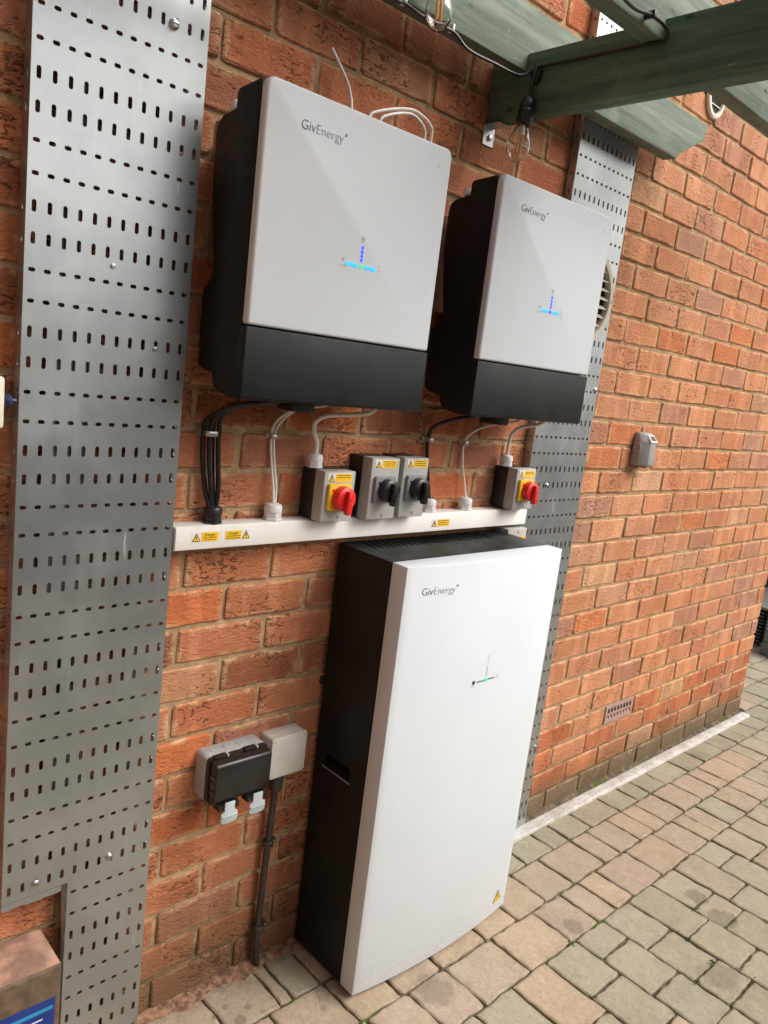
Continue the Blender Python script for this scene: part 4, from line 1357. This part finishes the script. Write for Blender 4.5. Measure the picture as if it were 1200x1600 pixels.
# ------------------------------------------------------------------ round louvred vent on the right tray
fv = thing('louvred_vent', 'round cream louvred vent half hidden behind the right inverter', 'vent', (-0.445, -0.04, 1.683))
rb = B()
for (r0, r1, ya, yb_) in ((0.122, 0.147, -0.052, -0.0305),):
    n = 48
    R = []
    for r, yv in ((r1, yb_), (r1, ya + 0.006), (r1 - 0.006, ya), (r0 + 0.004, ya), (r0, ya + 0.006), (r0, yb_)):
        R.append([rb.verts.new((-0.445 + r * math.cos(2 * math.pi * i / n), yv, 1.830 + r * math.sin(2 * math.pi * i / n))) for i in range(n)])
    for a, b in zip(R, R[1:]):
        for i in range(n):
            rb.faces.new((a[i], a[(i + 1) % n], b[(i + 1) % n], b[i]))
link('rim', rb, 'cream', fv)
link('dark_core', add_prism(B(), circ(-0.445, 1.830, 0.1235, 40), 'y', -0.0335, -0.0312), 'void', fv)
for i in range(9):
    zc = 1.830 + (i - 4) * 0.0265
    hw = math.sqrt(max(0.0, 0.1215 ** 2 - (zc - 1.830) ** 2))
    b = B()
    add_prism(b, [(-0.050, zc + 0.001), (-0.048, zc + 0.003), (-0.036, zc + 0.0125), (-0.035, zc + 0.0105)], 'x', -0.445 - hw, -0.445 + hw)
    link('louvre', b, 'cream', fv, False)
for a in (0, 90, 180, 270):
    lathe('rim_screw', [(0.0, -0.0012), (0.0035, -0.0008), (0.004, 0.0005)], (-0.445 + 0.1345 * math.cos(math.radians(a)), -0.0521, 1.830 + 0.1345 * math.sin(math.radians(a))), 'isodark', fv, 'y', 10)

# small oval vent high on the wall
ov = thing('oval_vent', 'small white framed oval vent high on the wall beyond the pergola', 'vent', (0.20, -0.005, 2.515))
n = 36
rb = B()
R = []
for k, yv in ((1.0, -0.001), (1.0, -0.010), (0.94, -0.013), (0.80, -0.013), (0.76, -0.009), (0.76, -0.001)):
    R.append([rb.verts.new((0.200 + 0.062 * k * math.cos(2 * math.pi * i / n), yv, 2.590 + 0.072 * k * math.sin(2 * math.pi * i / n))) for i in range(n)])
for a, b in zip(R, R[1:]):
    for i in range(n):
        rb.faces.new((a[i], a[(i + 1) % n], b[(i + 1) % n], b[i]))
link('rim', rb, 'ivory', ov)
link('dark_core', add_prism(B(), [(0.2 + 0.048 * math.cos(2 * math.pi * i / n), 2.59 + 0.056 * math.sin(2 * math.pi * i / n)) for i in range(n)], 'y', -0.004, -0.0015), 'void', ov)
for i in range(3):
    box('bar', 0.155, 0.245, -0.0075, -0.0045, 2.560 + i * 0.028, 2.563 + i * 0.028, 'ivory', ov, 0)

# ------------------------------------------------------------------ grey sensor on the wall
sn = thing('wall_sensor', 'small grey tapered sensor box on the bare brickwork', 'sensor', (0.10, -0.03, 1.315))
b = B()
lo, hi = [], []
def ring(bm, z, x0, x1, yf, ch):
    return [bm.verts.new(p) for p in ((x0, -0.002, z), (x0, -yf + ch, z), (x0 + ch, -yf, z), (x1 - ch, -yf, z), (x1, -yf + ch, z), (x1, -0.002, z))]
rg = [ring(b, 1.3150, 0.070, 0.150, 0.052, 0.022), ring(b, 1.3220, 0.062, 0.158, 0.060, 0.026), ring(b, 1.4020, 0.066, 0.154, 0.056, 0.026), ring(b, 1.4270, 0.068, 0.152, 0.036, 0.018), ring(b, 1.4340, 0.072, 0.148, 0.024, 0.010)]
for a, c in zip(rg, rg[1:]):
    for i in range(6):
        b.faces.new((a[i], a[(i + 1) % 6], c[(i + 1) % 6], c[i]))
b.faces.new(rg[0][::-1]); b.faces.new(rg[-1])
bmesh.ops.bevel(b, geom=[e for e in b.edges], offset=0.002, segments=2, profile=0.5, affect='EDGES')
link('case', b, 'sensor', sn)
b = B()
q = [b.verts.new(p) for p in ((0.088, -0.0600, 1.4035), (0.134, -0.0600, 1.4035), (0.132, -0.0385, 1.4290), (0.090, -0.0385, 1.4290))]
b.faces.new(q)
q2 = [b.verts.new((p.co.x, p.co.y + 0.006, p.co.z - 0.005)) for p in q]
b.faces.new(q2[::-1])
for i in range(4): b.faces.new((q[i], q[(i + 1) % 4], q2[(i + 1) % 4], q2[i]))
pan = link('top_panel', b, 'sensorlight', sn, False)
b = B()
q = [b.verts.new(p) for p in ((0.098, -0.0568, 1.4095), (0.127, -0.0568, 1.4095), (0.126, -0.0440, 1.4245), (0.099, -0.0440, 1.4245))]
b.faces.new(q)
link('display', b, 'ink', pan, False)
link('side_ring', add_tube(B(), [(0.0648, -0.022 + 0.013 * math.cos(a), 1.380 + 0.016 * math.sin(a)) for a in [i * math.pi / 8 for i in range(17)]], 0.0010, 6, 2), 'sensorlight', sn)
box('bottom_button', 0.095, 0.125, -0.040, -0.015, 1.3095, 1.3152, 'isoblack', sn, 0.002)

# ------------------------------------------------------------------ white strip at the wall foot
st = thing('floor_trunking', 'dirty white trunking strip lying along the foot of the wall', 'trunking', (0.65, -0.045, 0.0))
b = B()
add_prism(b, [(-0.0690, 0.0), (-0.0690, 0.0100), (-0.0655, 0.0135), (-0.0270, 0.0135), (-0.0245, 0.0115), (-0.0245, 0.0)], 'x', -0.60, 1.625, 0.0008, 1)
link('cover', b, 'strip', st)
box('end_cap', 1.6252, 1.632, -0.0670, -0.0265, 0.0005, 0.0125, 'strip', st, 0.001)
box('back_edge', -0.60, 1.622, -0.0242, -0.0200, 0.0, 0.0070, 'strip', st, 0.0005)

# ------------------------------------------------------------------ pergola timbers
def timber(name, x0, x1, y0, y1, z0, z1, mat, parent, along):
    off = wloc(parent)
    c = Vector(((x0 + x1) / 2, (y0 + y1) / 2, (z0 + z1) / 2))
    L = (x1 - x0) if along == 'x' else (y1 - y0)
    a = (y1 - y0) if along == 'x' else (x1 - x0)
    h = z1 - z0
    bm = B()
    add_box(bm, -L / 2, L / 2, -a / 2, a / 2, -h / 2, h / 2, 0.0035, 2)
    me = bpy.data.meshes.new(name)
    bmesh.ops.recalc_face_normals(bm, faces=bm.faces[:])
    bm.to_mesh(me); bm.free()
    me.materials.append(M[mat])
    me.polygons.foreach_set('use_smooth', [True] * len(me.polygons))
    me.set_sharp_from_angle(angle=math.radians(35))
    o = bpy.data.objects.new(name, me)
    COL.objects.link(o)
    o.parent = parent
    o.location = c - off
    if along == 'y': o.rotation_euler = (0, 0, math.pi / 2)
    return o

pg = thing('pergola', 'green painted timber pergola overhead, fixed to the wall by a steel bracket', 'pergola', (-0.915, -0.6, 2.178))
timber('cross_beam', -0.940, -0.892, -2.6, -0.004, 2.178, 2.318, 'wood_dark', pg, 'y')

def rafter(x0, x1, y0, y1, z0, z1, mat, cut):
    off = wloc(pg)
    c = Vector(((x0 + x1) / 2, (y0 + y1) / 2, (z0 + z1) / 2))
    pr = [(x0, z0), (x1 - 0.160, z0), (x1 - 0.138, z0 + 0.022), (x1 - 0.008, z0 + 0.092), (x1, z1), (x0, z1)] if cut else [(x0, z0), (x1, z0), (x1, z1), (x0, z1)]
    bm = add_prism(B(), pr, 'y', y0, y1, 0.003, 2)
    o = link('rafter', bm, mat, pg)
    sh = c - off
    o.data.transform(Matrix.Translation(-sh))
    o.location = sh
    return o
rafter(-2.95, -0.022, -0.112, -0.067, 2.278, 2.418, 'wood_pale', True)
rafter(-2.95, 0.45, -0.463, -0.418, 2.276, 2.416, 'wood_pale', True)
rafter(-2.95, 0.45, -0.82, -0.775, 2.277, 2.417, 'wood_pale', True)  # unseen rafter carrying the pergola on, added to shade the inverters
br = B()
add_prism(br, [(0.0 - 0.0005, 2.128), (-0.0030, 2.128), (-0.0030, 2.1735), (-0.048, 2.1735), (-0.048, 2.1768), (-0.0005, 2.1768)], 'x', -0.940, -0.899, 0.0008, 1)
brk = link('angle_bracket', br, 'zinc', pg)
lathe('bracket_screw', [(0.0, -0.006), (0.006, -0.005), (0.0075, -0.001), (0.008, 0.0005)], (-0.917, -0.0033, 2.148), 'zinc', brk, 'y', 16)

# ------------------------------------------------------------------ festoon lights
fs = thing('festoon_light_string', 'black festoon cable with clear filament bulbs clipped to the pergola timbers', 'string lights', (-0.96, -0.15, 2.07))
tube('cable', [(-1.62, -0.128, 2.262), (-1.50, -0.128, 2.266), (-1.384, -0.128, 2.263), (-1.357, -0.126, 2.266), (-1.292, -0.128, 2.259), (-1.214, -0.126, 2.265), (-1.163, -0.128, 2.247), (-1.07, -0.128, 2.249), (-0.987, -0.130, 2.252), (-0.952, -0.140, 2.270), (-0.947, -0.170, 2.278), (-0.946, -0.30, 2.276), (-0.946, -0.44, 2.274), (-0.950, -0.475, 2.270), (-0.965, -0.483, 2.285), (-1.02, -0.480, 2.290), (-1.10, -0.478, 2.280), (-1.25, -0.478, 2.300), (-1.45, -0.478, 2.290)], 0.0036, 'cableb', fs, 8)
def lamp(x, y, zt, lean, s):
    """holder hanging from zt: stem, socket, bulb"""
    d = Vector((lean[0], lean[1], -1)).normalized()
    top = Vector((x, y, zt))
    mt = Matrix.Translation(top) @ (Vector((0, 0, -1)).rotation_difference(d)).to_matrix().to_4x4()
    def L(nm, prof, mat, parent):
        t = bmesh.new()
        add_lathe(t, prof, (0, 0, 0), 'z', 24)
        bm = B(); merge(bm, t, mt)
        return link(nm, bm, mat, parent)
    h = L('lamp_holder', [(0.0055, 0.012), (0.0062, -0.002), (0.0050, -0.03), (0.0050, -0.062), (0.0125, -0.068), (0.0180, -0.078), (0.0190, -0.090), (0.0178, -0.094), (0.0193, -0.098), (0.0180, -0.102), (0.0195, -0.107), (0.0182, -0.112), (0.0185, -0.128), (0.0140, -0.1285)], 'glandb', fs)
    pf = [(0.0120, -0.1270), (0.0145, -0.134), (0.0215, -0.150), (0.0272, -0.168), (0.0282, -0.180), (0.0262, -0.193), (0.0200, -0.204), (0.0105, -0.2110), (0.0015, -0.2130)]
    pi = [(max(0.0008, r - 0.0022), a + (0.0022 if a < -0.18 else 0)) for r, a in pf]
    t = bmesh.new()
    rings = []
    for r, a in pf + pi[::-1]:
        rings.append([t.verts.new((r * math.cos(2 * math.pi * j / 28), r * math.sin(2 * math.pi * j / 28), a)) for j in range(28)])
    for a, b in zip(rings, rings[1:] + rings[:1]):
        for j in range(28): t.faces.new((a[j], a[(j + 1) % 28], b[(j + 1) % 28], b[j]))
    bm = B(); merge(bm, t, mt)
    bl = link('bulb', bm, 'glass', fs)
    for sx in (-0.0050, 0.0050):
        t = bmesh.new()
        add_tube(t, [(sx * 0.7, 0.002, -0.132), (sx, 0.0, -0.160), (sx * 1.2, -0.002, -0.194)], 0.0029, 6, 3)
        bm = B(); merge(bm, t, mt)
        link('filament', bm, 'filament', bl)
    t = bmesh.new()
    add_lathe(t, [(0.006, -0.128), (0.0045, -0.142), (0.002, -0.150)], (0, 0, 0), 'z', 12)
    bm = B(); merge(bm, t, mt)
    link('stem', bm, 'sensorlight', bl)
lamp(-0.952, -0.150, 2.274, (-0.10, 0.03), 1)
lamp(-1.300, -0.165, 2.440, (0.0, 0.0), 1)
clipb = B()
add_prism(clipb, [(-0.135, 2.270), (-0.165, 2.270), (-0.160, 2.250), (-0.152, 2.240), (-0.147, 2.240), (-0.140, 2.250)], 'x', -0.953, -0.9405, 0.001, 1)
link('holder_yoke', clipb, 'glandb', fs)
for (x, y, z) in ((-1.357, -0.116, 2.268), (-1.214, -0.116, 2.268)):
    box('cable_clip', x - 0.003, x + 0.003, y - 0.012, y + 0.004, z - 0.004, z + 0.012, 'stwhite', fs, 0.001)
lathe('fixing_screw', [(0.0, -0.003), (0.003, -0.002), (0.0034, 0.0005)], (-0.9415, -0.150, 2.285), 'zinc', fs, 'x', 12)
box('cable_clip', -1.022, -1.016, -0.486, -0.462, 2.286, 2.300, 'cableb', fs, 0.001)

# ------------------------------------------------------------------ left edge: ivory box and brown box
iv = thing('ivory_box', 'ivory plastic box cut off by the left picture edge', 'box', (-2.13, -0.025, 1.374))
prism('case', rrect(-2.19, -2.0655, 1.3730, 1.4580, 0.006, 4), 'y', -0.052, -0.006, 'ivory', iv, 0.002, 2)
lathe('blue_fitting', [(0.0085, -2.0650), (0.0110, -2.0620), (0.0120, -2.0560), (0.0095, -2.0520), (0.0045, -2.0510), (0.0045, -2.0440)], (0, -0.040, 1.4185), 'bluefit', iv, 'x', 18)

bb = thing('brown_box', 'dusty brown plastic box with blue label at the bottom left corner', 'box', (-2.15, -0.06, 0.0))
box('case', -2.40, -1.9480, -0.1200, -0.006, 0.001, 0.3480, 'brownbox', bb, 0.008, 3)
b = B()
rr = random.Random(9)
nx_, ny_ = 16, 7
G = [[b.verts.new((-2.398 + 0.446 * i / (nx_ - 1), -0.1175 + 0.109 * j / (ny_ - 1), 0.3484 + (0.0 if i in (0, nx_ - 1) or j == 0 else rr.uniform(0.0006, 0.0045)))) for j in range(ny_)] for i in range(nx_)]
for i in range(nx_ - 1):
    for j in range(ny_ - 1):
        b.faces.new((G[i][j], G[i + 1][j], G[i + 1][j + 1], G[i][j + 1]))
link('dust_layer', b, 'dust', bb)
lab = box('label_sheet', -2.20, -1.9600, -0.1212, -0.1200, 0.16, 0.2800, 'blue', bb, 0)
box('label_stripe', -2.20, -1.9640, -0.1216, -0.1211, 0.2560, 0.2640, 'cyan', lab, 0)
for i in range(3):
    box('label_line', -2.15, -1.9830 - 0.01 * (i % 2), -0.1216, -0.1211, 0.2400 - i * 0.013, 0.2424 - i * 0.013, 'stwhite', lab, 0)
box('label_panel', -2.20, -1.9600, -0.1216, -0.1211, 0.160, 0.205, 'stwhite', lab, 0)

# ------------------------------------------------------------------ crumbs of brick dust at the wall foot
b = B()
rr = random.Random(12)
N = 240
prev = None
for i in range(N + 1):
    x = -2.3 + (1.06) * i / N
    w = 0.036 + 0.004 * rr.random() + 0.008 * math.sin(i * 0.17) + 0.004 * math.sin(i * 0.53 + 1)
    rowv = [b.verts.new((x, 0.004, 0.0055 + rr.uniform(0, 0.0010))), b.verts.new((x, -w * 0.35, 0.0034 + rr.uniform(0, 0.0008))), b.verts.new((x, -w * 0.7, 0.0016 + rr.uniform(0, 0.0007))), b.verts.new((x, -w, -0.0020))]
    if prev:
        for j in range(3): b.faces.new((prev[j], rowv[j], rowv[j + 1], prev[j + 1]))
    prev = rowv
o = link('brick_dust', b, 'reddust', None, True)
o['kind'] = 'stuff'
o['label'] = 'red brick dust and grit gathered along the wall foot'
o['category'] = 'debris'
b = B()
for i in range(90):
    x, y = rr.uniform(-1.75, -1.26), -abs(rr.gauss(0.0, 0.045)) - 0.006
    s = rr.uniform(0.0005, 0.0015)
    t = bmesh.new()
    bmesh.ops.create_icosphere(t, subdivisions=1, radius=s)
    for v in t.verts: v.co *= rr.uniform(0.7, 1.3)
    merge(b, t, Matrix.Translation((x, y, 0.001 + s + (0.004 if y > -0.03 else 0))))
for i in range(40):
    x, y = rr.uniform(-0.5, 1.3), rr.uniform(-0.5, -0.08)
    s = rr.uniform(0.0005, 0.0012)
    t = bmesh.new()
    bmesh.ops.create_icosphere(t, subdivisions=1, radius=s)
    merge(b, t, Matrix.Translation((x, y, s)))
o = link('rubble_crumbs', b, 'rubble', None, False)
o['kind'] = 'stuff'
o['label'] = 'tiny pale crumbs of mortar scattered on the paving'
o['category'] = 'debris'

b = B()
for (mx, my) in ((-0.445, -0.76), (-0.322, -0.857), (0.29, -0.613), (-0.15, -0.612), (0.437, -0.60), (-0.30, -0.664), (-0.327, -0.757), (-0.745, -0.615), (0.137, -0.56), (-0.62, -0.468)):
    for i in range(46):
        a = rr.uniform(0, 2 * math.pi)
        d = abs(rr.gauss(0, 0.009))
        x, y = mx + d * math.cos(a) * (0.35 if i % 2 else 1.5), my + d * math.sin(a) * (1.5 if i % 2 else 0.35)
        s = rr.uniform(0.0009, 0.0022)
        t = bmesh.new()
        bmesh.ops.create_icosphere(t, subdivisions=1, radius=s)
        for v in t.verts: v.co *= rr.uniform(0.7, 1.3)
        merge(b, t, Matrix.Translation((x, y, -0.003 + rr.uniform(0, 0.003))))
o = link('moss', b, 'moss', None, False)
o['kind'] = 'stuff'
o['label'] = 'small tufts of green moss in the paving joints'
o['category'] = 'moss'

# soil between wall and strip
b = B()
prev = None
for i in range(81):
    x = -0.35 + 1.98 * i / 80
    rowv = [b.verts.new((x, 0.004, 0.010 + rr.uniform(0, 0.006))), b.verts.new((x, -0.012, 0.006 + rr.uniform(0, 0.004))), b.verts.new((x, -0.021, 0.004 + rr.uniform(0, 0.003)))]
    if prev:
        for j in range(2): b.faces.new((prev[j], rowv[j], rowv[j + 1], prev[j + 1]))
    prev = rowv
o = link('gutter_soil', b, 'joint', None, True)
o['kind'] = 'stuff'
o['label'] = 'dark soil caught between the wall and the white strip'
o['category'] = 'debris'

# ------------------------------------------------------------------ things beyond the house corner
sc = thing('slatted_unit', 'dark green slatted unit just beyond the house corner at the right edge', 'slatted unit', (3.25, 0.75, 0.0))
box('case', 3.00, 3.60, 0.42, 1.20, 0.02, 0.255, 'void', sc, 0.004)
for i in range(9):
    z = 0.03 + i * 0.0245
    b = B()
    add_box(b, 2.968, 2.998, 0.40, 1.22, z, z + 0.011, 0.001)
    add_box(b, 2.968, 3.62, 0.388, 0.418, z, z + 0.011, 0.001)
    link('slat', b, 'slatgreen', sc, False)
box('top_ledge', 2.95, 3.63, 0.37, 1.24, 0.258, 0.276, 'greyblock', sc, 0.003)
gb = thing('grey_block', 'low grey block in front of the green slatted unit at the right edge', 'block', (2.93, 0.33, 0.0))
box('lower_block', 2.80, 3.12, 0.18, 0.345, 0.0005, 0.085, 'greyblock', gb, 0.006)
box('upper_block', 2.81, 3.11, 0.19, 0.340, 0.0856, 0.175, 'greyblock', gb, 0.006)
gf = thing('green_fence', 'deep green fence panel behind the slatted unit at the right edge', 'fence', (4.2, 1.0, 0.0))
for i in range(16):
    box('board', 4.20, 4.22, -0.6 + i * 0.15, -0.6 + i * 0.15 + 0.145, 0.02, 1.80, 'panelgreen', gf, 0.003)
box('rail', 4.222, 4.262, -0.6, 1.8, 0.4, 0.47, 'panelgreen', gf, 0.003)
